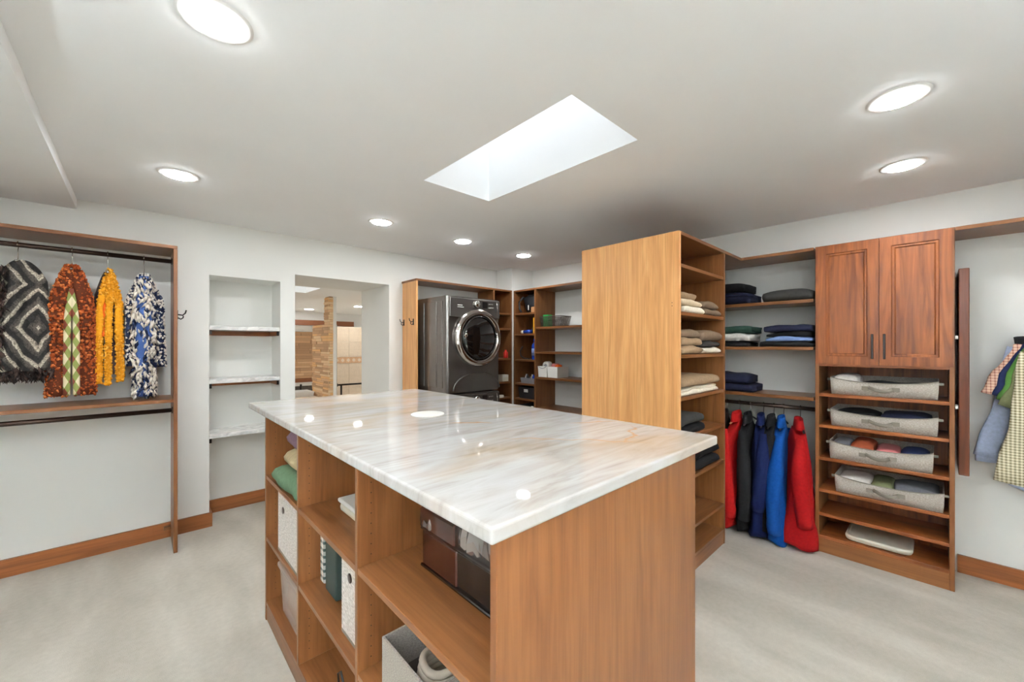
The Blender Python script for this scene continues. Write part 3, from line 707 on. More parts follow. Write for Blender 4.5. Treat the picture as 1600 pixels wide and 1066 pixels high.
for v_ in bm.verts:
    p = v_.co; k = 1+.18*nz(p.x*2+3, p.y*2, p.z*2)
    v_.co = (3.63+.11*p.x*k, 3.45+.135*math.copysign(abs(p.y)**.6, p.y)*k*(1+.15*p.z), max(1.845, 1.965+.125*math.copysign(abs(p.z)**.6, p.z)*k))
obj('body', bm, 'bag_black', t, True)
tubeo('strap', [(3.53, 3.55, 2.05), (3.50, 3.60, 1.99), (3.495, 3.59, 1.90), (3.50, 3.56, 1.86)], .012, 'bag_black', t, 8)
box('zip_pull', 3.505, 3.51, 3.44, 3.452, 1.88, 1.94, 'label_white', t, .001)
carton('wooden_box', 'small tan wooden box beside the black bag in the corner tower', 3.475, 3.56, 3.31, 3.37, 1.844, 1.91, 'carton_tan', 'carton_tan')
carton('yellow_carton', 'tall yellow carton at the side of the second cubby', 3.475, 3.60, 3.304, 3.335, 1.588, 1.775, 'carton_yellow', 'carton_yellow')
t = thing('spray_tube', 'dark blue tube with white end lying in the second cubby', 'tube', (3.55, 3.50, 1.588))
tubeo('body', [(3.53, 3.42, 1.612), (3.53, 3.54, 1.612)], .024, 'bottle_blue', t, 16); tubeo('cap', [(3.53, 3.541, 1.612), (3.53, 3.585, 1.612)], .02, 'label_white', t, 16)
lump('cleaning_cloth', 'crumpled grey-green cloth behind the blue tube', 'cloth', (3.66, 3.45, 1.633), (.05, .06, .045), 'stripe_green', 4)
bottle('detergent_bottle', 'tall blue bottle with white label in the third cubby', 3.55, 3.37, 1.269, .045, .25, 'bottle_blue', 'bottle_blue', None, 'light_blue')
tubeo('x', [(3.52, 3.56, 1.43), (3.50, 3.585, 1.37), (3.50, 3.57, 1.31), (3.51, 3.52, 1.282), (3.53, 3.45, 1.278)], .008, 'bag_black', None, 8)
o = bpy.data.objects['x']; o.name = 'hose'; tag(o, 'curved black hose beside the tall blue bottle', 'hose')
t = thing('caddy', 'grey plastic caddy of small bottles in the fourth cubby', 'caddy', (3.6, 3.44, .975))
bm = bmesh.new(); shell(bm, 3.49, 3.72, 3.33, 3.57, .975, 1.04, .004, .008); obj('body', bm, 'bin_grey', t)
for k, mt in enumerate(('bottle_blue', 'label_white', 'bin_black', 'label_white')): latheo('vial', (3.52+.03*(k % 2), 3.37+.05*k, .98), [(.018, 0), (.018, .08), (.009, .09), (.009, .105)], mt, t, 14)
t = thing('black_bin', 'black bin with white tag in the fifth cubby', 'bin', (3.6, 3.46, .786))
bm = bmesh.new(); shell(bm, 3.48, 3.76, 3.32, 3.60, .786, .925, .005, .012); obj('body', bm, 'bin_black', t)
box('tag', 3.482, 3.4845, 3.43, 3.50, .865, .915, 'label_white', t, 0); box('contents', 3.50, 3.74, 3.34, 3.58, .80, .90, 'charcoal', t, .02)
t = thing('black_bin', 'dark bin with pale rim at the bottom of the visible corner tower', 'bin', (3.6, 3.46, .451))
bm = bmesh.new(); shell(bm, 3.48, 3.76, 3.32, 3.60, .451, .70, .005, .012); obj('body', bm, 'bin_black', t); box('rim_clip', 3.475, 3.49, 3.33, 3.37, .66, .705, 'label_white', t, .002)
# wire mesh basket
t = thing('wire_basket', 'grey wire mesh basket on the top open shelf', 'basket', (3.6, 3.1, 1.664))
bx0, bx1, by0, by1, bz0, bz1 = 3.55, 3.70, 2.97, 3.27, 1.666, 1.785
bm = bmesh.new()
def P3(p): return p
fl = .02
def corner(z, i):
    s = (z-bz0)/(bz1-bz0); e = fl*s
    return [(bx0-e, by0-e), (bx1+e, by0-e), (bx1+e, by1+e*.3), (bx0-e, by1+e*.3)][i]
for k in range(9):
    z = bz0+(bz1-bz0)*k/8; pts = [corner(z, i)+(z,) for i in (0, 1, 2, 3, 0)]
    for a, b_ in zip(pts, pts[1:]): tube(bm, [a, b_],   .0026 if k < 8 else .005, 5, False)
for i in range(4):
    n_ = 20 if i % 2 else 10
    for k in range(n_+1):
        s = k/n_; a0, a1 = corner(bz0, i), corner(bz0, (i+1) % 4); b0, b1 = corner(bz1, i), corner(bz1, (i+1) % 4)
        tube(bm, [(a0[0]+(a1[0]-a0[0])*s, a0[1]+(a1[1]-a0[1])*s, bz0), (b0[0]+(b1[0]-b0[0])*s, b0[1]+(b1[1]-b0[1])*s, bz1)], .0026, 5, False)
obj('wire_grid', bm, 'wire', t, True)
box('base_plate', bx0, bx1, by0, by1, 1.664, 1.667, 'wire', t, 0)
carton('green_carton', 'bright green carton sitting in the wire basket', 3.565, 3.64, 3.17, 3.255, 1.668, 1.812, 'carton_green', 'carton_green')
t = thing('white_caddy', 'white plastic two-part bin of supplies on the middle open shelf', 'bin', (3.6, 3.12, 1.068))
for (a, b_) in ((3.125, 3.27), (2.965, 3.12)):
    bm = bmesh.new(); shell(bm, 3.49, 3.70, a, b_, 1.068, 1.195, .004, .006); obj('compartment', bm, 'white_plastic', t)
tubeo('rim_cutout', [(3.488, 3.255, 1.19), (3.487, 3.225, 1.176), (3.487, 3.198, 1.172), (3.487, 3.17, 1.176), (3.488, 3.14, 1.19)], .003, 'grey_print', t, 6)
t = thing('tape_roll', 'white roll with grey core poking out of the white bin', 'roll', (3.56, 3.19, 1.12))
latheo('roll', (3.54, 3.19, 1.20), [(.05, 0), (.052, .01), (.052, .06), (.05, .07)], 'label_white', t, 24, 'x'); latheo('core', (3.539, 3.19, 1.20), [(.024, 0), (.024, .072)], 'bin_grey', t, 16, 'x')
lump('packet', 'pink packet poking out of the white bin', 'packet', (3.60, 3.08, 1.195), (.05, .05, .035), 'print_pink', 5, flat=False)
lump('packet', 'orange packet poking out of the right half of the white bin', 'packet', (3.57, 3.015, 1.19), (.04, .04, .03), 'orange', 6, flat=False)

# ------------------------------------------------------------------ peninsula
PX, PY0, PY1 = 2.365, 1.055, 1.776
t = thing('partition_shelving', 'tall double-sided wooden shelf partition with pale end panel', 'shelf unit', (3.0, 1.42, 0))
box('end_panel', PX, PX+.022, PY0, PY1, .001, 2.134, 'maple_lit_z', t, label='broad end panel with light painted into its wood colour')
box('top_board', PX+.022, RW-.001, PY0, 1.795, 2.112, 2.134, 'maple_x', t)
box('divider', 3.10, 3.121, PY0, PY1, .001, 2.111, 'maple_z', t)
box('back_panel', PX+.022, RW-.001, 1.405, 1.423, .1, 2.111, 'maple_z', t)
PS = (1.94, 1.648, 1.386, 1.125, .874, .615, .295, .11)
for z_ in PS: box('shelf', PX+.022, 3.10, PY0+.003, 1.405, z_-.022, z_, 'maple_x', t)
for z_ in (1.7, 1.35, 1.0, .6, .11): box('shelf', PX+.022, 3.10, 1.423, PY1-.003, z_-.022, z_, 'maple_x', t)
box('kick_board', PX+.022, 3.10, PY0+.004, PY0+.022, .001, .088, 'maple_x', t); box('kick_board', PX+.022, 3.10, PY1-.022, PY1-.004, .001, .088, 'maple_x', t)
for z_ in (1.683, 1.702): latheo('screw_cap', (PX, 1.10, z_), [(.003, 0), (.003, -.0006)], 'rubber', t, 8, 'x')
carton('small_carton', 'tiny white box jutting out behind the pale partition edge', 2.45, 2.52, 1.73, 1.815, 1.351, 1.40, 'white_plastic')
g = 'folded clothes on the partition shelves'
def fp(lb, x0, x1, z0, h, mat, layers=2, seed=0, y0=1.075, y1=1.37): folded('folded_garment', lb, 'clothes', x0, x1, y0, y1, z0+.0005, h, '-y', mat, layers, seed, g)
fp('cream trousers at the bottom of the upper left pile', 2.45, 2.76, 1.648, .045, 'cream', 2, 31)
fp('white trousers in the middle of the upper left pile', 2.42, 2.72, 1.694, .04, 'beige', 2, 32)
fp('khaki trousers topping the upper left pile of the partition', 2.42, 2.68, 1.735, .045, 'khaki', 2, 33, 1.09)
fp('grey-brown trousers at the bottom of the upper right pile', 2.77, 3.07, 1.648, .045, 'brown_grey', 2, 34)
fp('taupe trousers slumped on top of the upper right pile', 2.76, 3.0, 1.694, .055, 'brown_grey', 2, 35)
fp('light brown trousers at the base of the second left pile', 2.42, 2.74, 1.386, .055, 'khaki', 2, 36)
fp('tan trousers in the middle of the second left pile', 2.42, 2.72, 1.442, .05, 'khaki', 2, 37)
fp('brown trousers on top of the second left pile', 2.42, 2.70, 1.493, .05, 'brown_grey', 2, 38)
fp('cream trousers at the base of the second right pile', 2.76, 3.08, 1.386, .045, 'cream', 2, 39)
fp('dark taupe trousers in the middle of the second right pile', 2.75, 3.07, 1.432, .04, 'charcoal', 2, 40)
fp('brown trousers rounded on top of the second right pile', 2.74, 3.08, 1.473, .075, 'brown_grey', 2, 41)
fp('white trousers under the taupe ones on the third shelf', 2.43, 3.02, 1.125, .05, 'cream', 3, 42)
fp('taupe trousers lying on white ones on the third shelf', 2.44, 3.03, 1.176, .07, 'khaki', 2, 43)
fp('black trousers at the bottom of the dark pile on the fourth shelf', 2.42, 2.78, .874, .06, 'black', 2, 44)
fp('charcoal trousers on top of the dark pile on the fourth shelf', 2.42, 2.75, .935, .07, 'charcoal', 2, 45)
fp('black top lying on the shelf just above the countertop corner', 2.60, 3.02, .615, .07, 'soft_black', 2, 46)
fp('black top rolled on the black one above the countertop corner', 2.66, 2.98, .686, .11, 'black', 2, 47)
t = thing('round_bag', 'round black bag on the low partition shelf', 'bag', (2.62, 1.2, .296))
latheo('body', (2.60, 1.13, .40), [(.03, -.05), (.085, -.04), (.104, 0), (.104, .09), (.085, .13), (.03, .14)], 'bag_black', t, 28, 'y')
tubeo('seam', [(2.60+.1045*math.cos(a_), 1.135, .40+.1045*math.sin(a_)) for a_ in [2*math.pi*i/32 for i in range(33)]], .004, 'charcoal', t, 6)

# ------------------------------------------------------------------ right wall shelf bay with hanging rod
t = thing('shelf_bay', 'wooden shelves with a hanging rod between partition and cabinet', 'shelf unit', (3.65, .85, 0))
BX = 3.474
box('top_board', BX, RW-.001, .594, 1.054, 2.112, 2.134, 'maple_y', t)
for z_ in (1.772, 1.432, 1.073): box('shelf', BX, RW-.001, .594, 1.404, z_-.024, z_, 'maple_y', t)
tubeo('hanging_rod', [(3.60, .594, .975), (3.60, 1.404, .975)], .015, 'bronze', t, 14)
latheo('rod_socket', (3.60, .594, .975), [(.024, 0), (.024, .006)], 'bronze', t, 16, 'y')
g = 'folded clothes on the shelf bay'
def fr_(lb, y0, y1, z0, h, mat, layers=2, seed=0, x0=3.49, x1=3.78): folded('folded_garment', lb, 'clothes', x0, x1, y0, y1, z0+.0005, h, '-x', mat, layers, seed, g)
fr_('navy trousers at the base of the black pile on the top bay shelf', 1.0, 1.34, 1.772, .095, 'dark_navy', 3, 51)
fr_('black trousers topping the pile at left of the top bay shelf', 1.03, 1.34, 1.868, .075, 'black', 2, 52)
fr_('dark grey trousers lying alone at right of the top bay shelf', .60, .91, 1.772, .085, 'charcoal', 2, 53)
fr_('black shirt at the base of the green-topped pile', 1.02, 1.35, 1.432, .045, 'black', 2, 54)
fr_('white and grey shirt in the middle of the green-topped pile', 1.00, 1.35, 1.478, .06, 'white_cloth', 2, 55)
fr_('dark green shirt on top of the pile beside the partition', .99, 1.35, 1.539, .06, 'forest', 2, 56)
fr_('black trousers at the base of the jeans pile beside the cabinet', .60, .93, 1.432, .04, 'soft_black', 2, 57)
fr_('light blue jeans in the pile beside the cabinet', .605, .89, 1.473, .033, 'light_blue', 2, 58)
fr_('black jeans above the light blue jeans', .61, .885, 1.507, .035, 'black', 2, 59)
fr_('dark navy trousers topping the jeans pile', .60, .90, 1.543, .055, 'dark_navy', 2, 60)
fr_('navy trousers at the base of the pile on the lowest bay shelf', .985, 1.35, 1.073, .065, 'dark_navy', 2, 61)
fr_('navy trousers topping the pile on the lowest bay shelf', 1.02, 1.35, 1.139, .075, 'dark_navy', 2, 62)

def jacket(label, y, zc, hem, mat, thk_top=.032, thk_hem=.10, half=.22, yaw=0, cx=3.535, seed=0, collar='same', length_sleeve=.56, lean=0.0, zipm='black_metal', puff=0, sl_r=.055, sl_out=.02):
    t = thing('jacket', label, 'jacket', (cx, y, hem), 'jackets on the low rod')
    ro = Matrix.Translation((cx, y, 0)) @ Matrix.Rotation(yaw, 4, 'Z')
    def W(u, v_, z): return ro @ Vector((u, v_+lean*(zc-z), z))
    n = 28; bm = bmesh.new(); rings = []; N = 22
    for j in range(N+1):
        s = j/N; z = zc-.02+(hem-zc+.02)*s
        hw = .07+(half-.07)*min(1, (s/.16))**.75 if s < .16 else half*(1-.06*math.sin((s-.16)*3.0))
        th = thk_top+(thk_hem-thk_top)*s**.8
        ring = []
        for k in range(n):
            a = 2*math.pi*k/n; cu = math.copysign(abs(math.cos(a))**.8, math.cos(a)); sv = math.copysign(abs(math.sin(a))**.9, math.sin(a))
            wv = 1+(.18*math.sin(a*5+seed+s*2)+.3*nz(cu*2.2+seed, sv*2.2, s*5)+.12*nz(cu*5+seed, sv*5, s*11))*(.3+.9*s)
            if puff: wv += .05*abs(math.sin(s*26))
            zz = z-.06*abs(cu)**1.5*max(0, 1-s*4)
            ring.append(bm.verts.new(W(cu*hw*(1+.04*nz(a, s*3, seed)), sv*th*wv, zz+(.012*math.sin(a*3+seed) if j == N else 0))))
        rings.append(ring)
    for a, b_ in zip(rings, rings[1:]):
        for k in range(n): bm.faces.new((a[k], a[(k+1) % n], b_[(k+1) % n], b_[k]))
    bm.faces.new(rings[0][::-1]); bm.faces.new(rings[-1])
    obj('torso', bm, mat, t, True)
    for sg in (-1, 1):
        pts = []; rad = []
        for k in range(13):
            s = k/12; u = sg*(half-.035+sl_out*s+.035*math.sin(s*math.pi*.9)); z = zc-.085-length_sleeve*s
            pts.append(W(u, .028*math.sin(s*2.6+seed)-.01, z)); rad.append((sl_r*(.45+.58*math.sin(min(1, s*2.0)*math.pi/2))-.010*s)*(1+.22*nz(s*7+seed, sg, 0)+(.06*abs(math.sin(s*22)) if puff else 0)))
        bm = bmesh.new(); tube(bm, pts, 0, 14, True, rad, (.9, .85)); sl = obj('sleeve', bm, mat, t, True)
    pts = []; bm = bmesh.new()
    cm = mat if collar == 'same' else collar
    rs = []
    for (zz, rx, ry) in ((zc-.035, .085, thk_top*.95), (zc+.01, .075, thk_top*.8), (zc+.035, .065, thk_top*.72), (zc+.03, .052, thk_top*.5), (zc-.03, .05, thk_top*.5)):
        rs.append([bm.verts.new(W(rx*math.cos(2*math.pi*k/20)-.012, ry*math.sin(2*math.pi*k/20), zz+.008*math.cos(2*math.pi*k/20))) for k in range(20)])
    for a, b_ in zip(rs, rs[1:]):
        for k in range(20): bm.faces.new((a[k], a[(k+1) % 20], b_[(k+1) % 20], b_[k]))
    obj('collar', bm, cm, t, True)
    return t
def jset(label, hl, y, mat, hookmat='black_metal', hmat='black_metal', **kw):
    zc = kw.pop('zc', .875)
    hanger(hl, 3.60, y, .975, 'y', .17, hmat, .10, .05, kw.get('yaw', 0), hookmat, 'hangers on the low rod')
    jacket(label, y, zc, kw.pop('hem'), mat, **kw)
jset('black jacket with green-grey piping, half hidden by the partition', 'steel hanger of the piped black jacket', 1.20, 'black', 'steel_hook', 'steel_hook', hem=.06, thk_hem=.06, seed=1, half=.205)
tubeo('x', [(3.385, 1.165, .84), (3.345, 1.155, .74), (3.335, 1.14, .4), (3.335, 1.13, .1)], .006, 'stripe_green', None, 8)
o = bpy.data.objects['x']; o.name = 'garment_strap'; tag(o, 'thin green-grey strap hanging beside the black jacket', 'strap')
jset('bright red puffer jacket between two black jackets', 'wooden hanger of the red puffer jacket', 1.105, 'puffer_red', 'steel_hook', 'carton_tan', hem=.03, thk_hem=.055, seed=2, puff=1, half=.215, yaw=R(-6), length_sleeve=.66)
jset('black shell jacket beside the red puffer', 'steel hanger of the black shell jacket', 1.025, 'soft_black', 'steel_hook', 'hanger_pad', hem=.03, thk_hem=.06, seed=3, half=.205, length_sleeve=.66)
jset('navy fleece jacket left of the bright blue one', 'black hanger of the navy fleece', .935, 'navy', hem=.02, thk_hem=.085, seed=4, half=.215, yaw=R(8), sl_r=.06)
jset('black jacket pushed back between navy and blue fleeces', 'black hanger of the pushed back black jacket', .865, 'black', hem=.06, thk_hem=.055, seed=5, half=.19)
jset('bright blue fleece jacket left of the red fleece', 'black hanger of the bright blue fleece', .800, 'royal', hem=.012, thk_hem=.065, seed=6, half=.215, yaw=R(4), length_sleeve=.70)
jset('red fleece jacket nearest the wooden cabinet', 'black hanger of the red fleece', .695, 'red', hem=.03, thk_hem=.115, seed=7, half=.205, yaw=R(18), sl_r=.06, length_sleeve=.60, thk_top=.036)

# ------------------------------------------------------------------ two-door cabinet
t = thing('door_cabinet', 'tall wooden cabinet with two panelled doors above open shelves', 'cabinet', (3.65, .25, 0))
CY0, CY1 = -.073, .585
for y0 in (CY0, CY1-.022): box('side_panel', BX, RW-.001, y0, y0+.022, .001, 2.134, 'maple_z', t)
box('top_board', BX, RW-.001, CY0+.022, CY1-.022, 2.112, 2.134, 'walnut_y', t)
box('back_panel', RW-.012, RW-.002, CY0+.022, CY1-.022, .1, 2.11, 'walnut_z', t)
for z_ in (1.32, 1.11, .892, .665, .443, .277, .12): box('shelf', BX+.002, RW-.013, CY0+.022, CY1-.022, z_-.022, z_, 'walnut_y', t)
box('kick_board', BX+.002, BX+.02, CY0+.022, CY1-.022, .001, .098, 'maple_y', t)
def door(y0, y1, hy):
    z0, z1, xf, xb = 1.315, 2.126, 3.452, 3.472; s = .055
    bm = bmesh.new()
    bx(bm, xf, xb, y0, y0+s, z0, z1); bx(bm, xf, xb, y1-s, y1, z0, z1); bx(bm, xf, xb, y0+s, y1-s, z0, z0+s); bx(bm, xf, xb, y0+s, y1-s, z1-s, z1)
    d = obj('door', bm, 'walnut_z', t)
    a, b_, c, e = y0+s, y1-s, z0+s, z1-s
    def frame(bm, o1, x1_, o2, x2_):
        r1 = [bm.verts.new((x1_, yy, zz)) for yy, zz in ((a+o1, c+o1), (b_-o1, c+o1), (b_-o1, e-o1), (a+o1, e-o1))]
        r2 = [bm.verts.new((x2_, yy, zz)) for yy, zz in ((a+o2, c+o2), (b_-o2, c+o2), (b_-o2, e-o2), (a+o2, e-o2))]
        for k in range(4): bm.faces.new((r1[k], r1[(k+1) % 4], r2[(k+1) % 4], r2[k]))
        return r2
    bm = bmesh.new(); frame(bm, 0, xf, .004, xf+.005); frame(bm, .004, xf+.005, .014, xf+.005); frame(bm, .014, xf+.005, .02, xf+.011); obj('moulding', bm, 'walnut_z', d)
    bm = bmesh.new(); bx(bm, xf+.011, xb, a+.019, b_-.019, c+.019, e-.019); obj('panel', bm, 'walnut_z', d)
    h = box('handle', xf-.03, xf-.02, hy-.006, hy+.006, 1.355, 1.515, 'black_metal', d, .002)
    for zz in (1.365, 1.495): box('handle_post', xf-.021, xf, hy-.005, hy+.005, zz, zz+.01, 'black_metal', d, .001)
door(.2535, .578, .283); door(-.066, .2505, .226)
def drawer_bin(label, y0, y1, z0, z1, items, x0=3.484, x1=3.79):
    t = thing('fabric_bin', label, 'bin', ((x0+x1)/2, (y0+y1)/2, z0), 'grey linen bins in the cabinet')
    bm = bmesh.new(); n = 16; rows = []
    # sagging front / sides / back as a closed shell
    def ring(z, a, sag, inn):
        pts = []
        for k in range(n): u = k/n; pts.append((x0+a, y1-a+(y0-y1+2*a)*u, u, 0))
        for k in range(6): u = k/6; pts.append((x0+a+(x1-x0-2*a)*u, y0+a, u, 1))
        for k in range(n): u = k/n; pts.append((x1-a, y0+a+(y1-y0-2*a)*u, u, 2))
        for k in range(6): u = k/6; pts.append((x1-a+(x0-x1+2*a)*u, y1-a, u, 3))
        out = []
        for (x, y, u, sd) in pts:
            bow = math.sin(math.pi*u) if sd in (0, 2) else 0
            zz = z-(sag*bow**.6 if sd == 0 else 0)
            if sd != 0 and sag: zz = z+.0
            out.append(bm.verts.new((x+(.006*nz(y*9, z*30, z0*7) if sd == 0 else 0), y, zz)))
        return out
    h = z1-z0
    R_ = [ring(z0, .004, 0, 0), ring(z0+h*.5, 0, 0, 0), ring(z1+.022, -.002, .03, 0), ring(z1+.022, .003, .03, 0), ring(z0+.02, .006, 0, 0)]
    m_ = len(R_[0])
    for a, b_ in zip(R_, R_[1:]):
        for k in range(m_): bm.faces.new((a[k], a[(k+1) % m_], b_[(k+1) % m_], b_[k]))
    bm.faces.new(R_[0][::-1]); bm.faces.new(R_[-1])
    obj('body', bm, 'bin_linen', t, True)
    ym = (y0+y1)/2; zh = z0+h*.52
    tubeo('handle', [(x0-.002, ym+.06, zh+.008), (x0-.014, ym+.03, zh-.004), (x0-.02, ym, zh-.012), (x0-.02, ym-.03, zh-.01), (x0-.004, ym-.055, zh)], .011, 'bin_handle', t, 8, sq=(.35, 1))
    for yy in (ym+.075, ym-.07): box('handle_patch', x0-.004, x0+.001, yy-.018, yy+.018, zh-.012, zh+.014, 'bin_handle', t, .001)
    for yy, sgn in ((y0, -1), (y1, 1)): box('side_tab', x0+.02, x0+.025, min(yy, yy+sgn*.022), max(yy, yy+sgn*.022), z1-.004, z1+.012, 'bin_handle', t, .001)
    tubeo('rim_binding', [(x0-.003, y1+.001, z1+.021)]+[(x0-.003, y1+(y0-y1)*k/12, z1+.022-.03*math.sin(math.pi*k/12)**.6) for k in range(1, 12)]+[(x0-.003, y0-.001, z1+.021)], .0028, 'bin_handle', t, 6)
    for i, (lb, ya, yb, mt, zz, th) in enumerate(items):
        folded('folded_garment', lb, 'clothes', x0+.03, x1-.03, ya, yb, zz, th, '-x', mt, 2, i*3+z0*50, 'clothes inside the linen bins')
drawer_bin('topmost grey linen bin, below the cabinet doors', -.008, .500, 1.1115, 1.205, [('white cloth heaped at the left of the topmost bin', .36, .485, 'white_cloth', 1.142, .10), ('dark cloth filling the right of the topmost bin', .02, .35, 'soft_black', 1.142, .055)])
drawer_bin('second grey linen bin from the cabinet doors', -.006, .500, .893, .988, [('black cloth at the left of the second bin', .26, .48, 'black', .923, .075), ('dark navy cloth at the right of the second bin', .02, .25, 'dark_navy', .923, .085)])
drawer_bin('third grey linen bin, holding colourful prints', .014, .506, .666, .768, [('grey printed cloth at the left of the third bin', .40, .49, 'grey_print', .697, .09), ('rust brown leather piece in the third bin', .28, .395, 'rust_leather', .697, .10), ('red and cream floral cloth in the third bin', .16, .275, 'print_pink', .697, .075), ('navy printed cloth at the right of the third bin', .03, .155, 'denim_navy', .697, .075)])
drawer_bin('lowest grey linen bin, above the empty shelves', -.030, .476, .444, .540, [('white cloth at the left of the lowest bin', .30, .46, 'white_cloth', .475, .08), ('olive cloth in the middle of the lowest bin', .19, .295, 'olive', .475, .075), ('dark printed cloth at the right of the lowest bin', -.01, .185, 'grey_print', .475, .08)])
t = thing('plastic_tray', 'white plastic lid-like tray on the lowest cabinet shelf', 'tray', (3.65, .27, .121))
bm = bmesh.new(); rs = []
def rrect(x0, x1, y0, y1, r, z):
    out = []
    for (cx_, cy_, a0) in ((x1-r, y1-r, 0), (x0+r, y1-r, 90), (x0+r, y0+r, 180), (x1-r, y0+r, 270)):
        for k in range(7): a = R(a0+15*k); out.append(bm.verts.new((cx_+r*math.cos(a), cy_+r*math.sin(a), z)))
    return out
for off, z in ((.02, .121), (.006, .127), (.001, .14), (0, .15), (.004, .157), (.012, .159), (.02, .156)): rs.append(rrect(3.50+off, 3.78-off, .10+off, .43-off, .045, z))
for a, b_ in zip(rs, rs[1:]):
    for k in range(28): bm.faces.new((a[k], a[(k+1) % 28], b_[(k+1) % 28], b_[k]))
bm.faces.new(rs[0][::-1]); bm.faces.new(rs[-1]); obj('body', bm, 'cream_plastic', t, False)
tubeo('rim', [(3.503, .16, .149), (3.503, .37, .149)], .003, 'white_plastic', t, 6)
# ------------------------------------------------------------------ right end: top shelf, pull-out board, shirts
t = thing('wall_shelf', 'long high wooden shelf right of the two-door cabinet', 'shelf', (3.65, -.8, 2.11))
box('board', BX, RW-.001, Y0+.02, CY0-.001, 2.112, 2.134, 'maple_y', t); box('end_panel', BX, RW-.019, Y0+.002, Y0+.0195, .001, 2.134, 'maple_z', t)
t = thing('pull_out_board', 'dark wooden pull-out panel on slides at the cabinet side', 'panel', (3.66, -.11, .68))
box('board', 3.50, RW-.002, -.130, -.088, .684, 1.892, 'dark_z', t, .003)
for z_ in (1.49, 1.08):
    box('slide', 3.53, 3.80, -.088, CY0-.0005, z_-.012, z_+.012, 'steel_hook', t, .001); box('slide_end', 3.49, 3.53, -.086, CY0-.001, z_-.008, z_+.008, 'white_plastic', t, .001)
t = thing('shirt_hook_rail', 'dark hook rail on the right wall holding the shirts', 'hook', (3.80, -.50, 1.6))
box('rail', 3.805, 3.8195, -.62, -.40, 1.60, 1.64, 'black_metal', t, .002)
tubeo('hook', [(3.805, -.50, 1.62), (3.66, -.50, 1.60), (3.62, -.50, 1.625)], .006, 'black_metal', t, 8)
def shirt(label, x, yc, zc, hem, mat, half=.19, sleeve=(.10, .33), th=.018, seed=0, sr=.07, cuff=None, hw_hem=None):
    t = thing('shirt', label, 'shirt', (x, yc, hem), 'shirts hung on the right wall')
    n = 24; N = 18; bm = bmesh.new(); rings = []
    for j in range(N+1):
        s = j/N; z = zc+(hem-zc)*s
        hw = .06+(half-.06)*min(1, s/.12)**.8 if s < .12 else half+((hw_hem or half)-half)*(s-.12)/.88
        rings.append([bm.verts.new((x+th*(.6+.6*s)*math.sin(2*math.pi*k/n)*(1+.5*math.sin(6*math.pi*2*k/n/2+seed)*s), yc+hw*math.cos(2*math.pi*k/n), z-.035*abs(math.cos(2*math.pi*k/n))**1.5*max(0, 1-s*5)+(.02*math.cos(4*math.pi*k/n) if j == N else 0))) for k in range(n)])
    for a, b_ in zip(rings, rings[1:]):
        for k in range(n): bm.faces.new((a[k], a[(k+1) % n], b_[(k+1) % n], b_[k]))
    bm.faces.new(rings[0][::-1]); bm.faces.new(rings[-1]); obj('torso', bm, mat, t, True)
    for sg in (-1, 1):
        p0 = Vector((x, yc+sg*(half-.04), zc-.07)); p1 = p0+Vector((-.01, sg*sleeve[0], -sleeve[1]))
        pts = [p0+(p1-p0)*(k/10)+Vector((.012*math.sin(k*.9+seed), .008*math.sin(k*.7+seed), 0)) for k in range(11)]
        bm = bmesh.new(); tube(bm, pts, 0, 16, True, [sr*(.85+.25*(k/10))*(1+.06*math.sin(k*1.7+seed)) for k in range(11)], (.36, 1), (1, 0, 0)); obj('sleeve', bm, mat, t, True)
        if cuff:
            bm = bmesh.new(); tube(bm, [p1+Vector((0, 0, .03)), p1+Vector((0, 0, -.03))], 0, 16, True, [sr*1.02, sr*1.0], (.38, 1), (1, 0, 0)); obj('cuff', bm, mat, t, True)
    latheo('collar', (x, yc, zc-.02), [(.06, 0), (.055, .03), (.045, .045)], mat, t, 16)
shirt('light blue long-sleeved shirt, rearmost on the right wall', 3.745, -.47, 1.50, .60, 'shirt_blue', .18, (.125, .66), seed=1, sr=.044, cuff=True)
shirt('dark brown shirt behind the red checked one on the right wall', 3.735, -.49, 1.56, .9, 'soft_black', .17, (.04, .22), seed=2, sr=.05)
shirt('red checked short-sleeved shirt on the right wall', 3.715, -.47, 1.51, .86, 'gingham_red', .16, (.115, .29), seed=3, sr=.052)
shirt('navy short-sleeved shirt between red check and green print', 3.69, -.49, 1.51, .85, 'denim_navy', .16, (.10, .30), seed=4, sr=.052)
shirt('green printed short-sleeved shirt on the right wall', 3.665, -.505, 1.51, .82, 'jade', .16, (.10, .33), seed=5, sr=.052)
shirt('olive grey shirt just behind the cream checked shirt', 3.64, -.515, 1.51, .80, 'olive', .16, (.10, .36), seed=6, sr=.052)
shirt('cream and olive checked shirt in front on the right wall', 3.605, -.50, 1.47, .74, 'gingham_cream', .165, (.085, .74), seed=7, sr=.058, hw_hem=.17)

# ------------------------------------------------------------------ bathroom beyond the doorway
BC = 2.085
boxes('floor_bathroom', [(.2, 4.3, WT, 8.4, -.1, 0)], 'bath_floor')
bs = (.75, 1.49, 4.73, 5.28)
boxes('ceiling_bathroom', [(.2, bs[0], WT, 8.4, BC, BC+.1), (bs[1], 4.3, WT, 8.4, BC, BC+.1), (bs[0], bs[1], WT, bs[2], BC, BC+.1), (bs[0], bs[1], bs[3], 8.4, BC, BC+.1)], 'bath_paint')
boxes('skylight_shaft_bathroom', [(bs[0]-.04, bs[0], bs[2]-.04, bs[3]+.04, BC+.1, 2.62), (bs[1], bs[1]+.04, bs[2]-.04, bs[3]+.04, BC+.1, 2.62), (bs[0], bs[1], bs[2]-.04, bs[2], BC+.1, 2.62), (bs[0], bs[1], bs[3], bs[3]+.04, BC+.1, 2.62)], 'bath_paint')
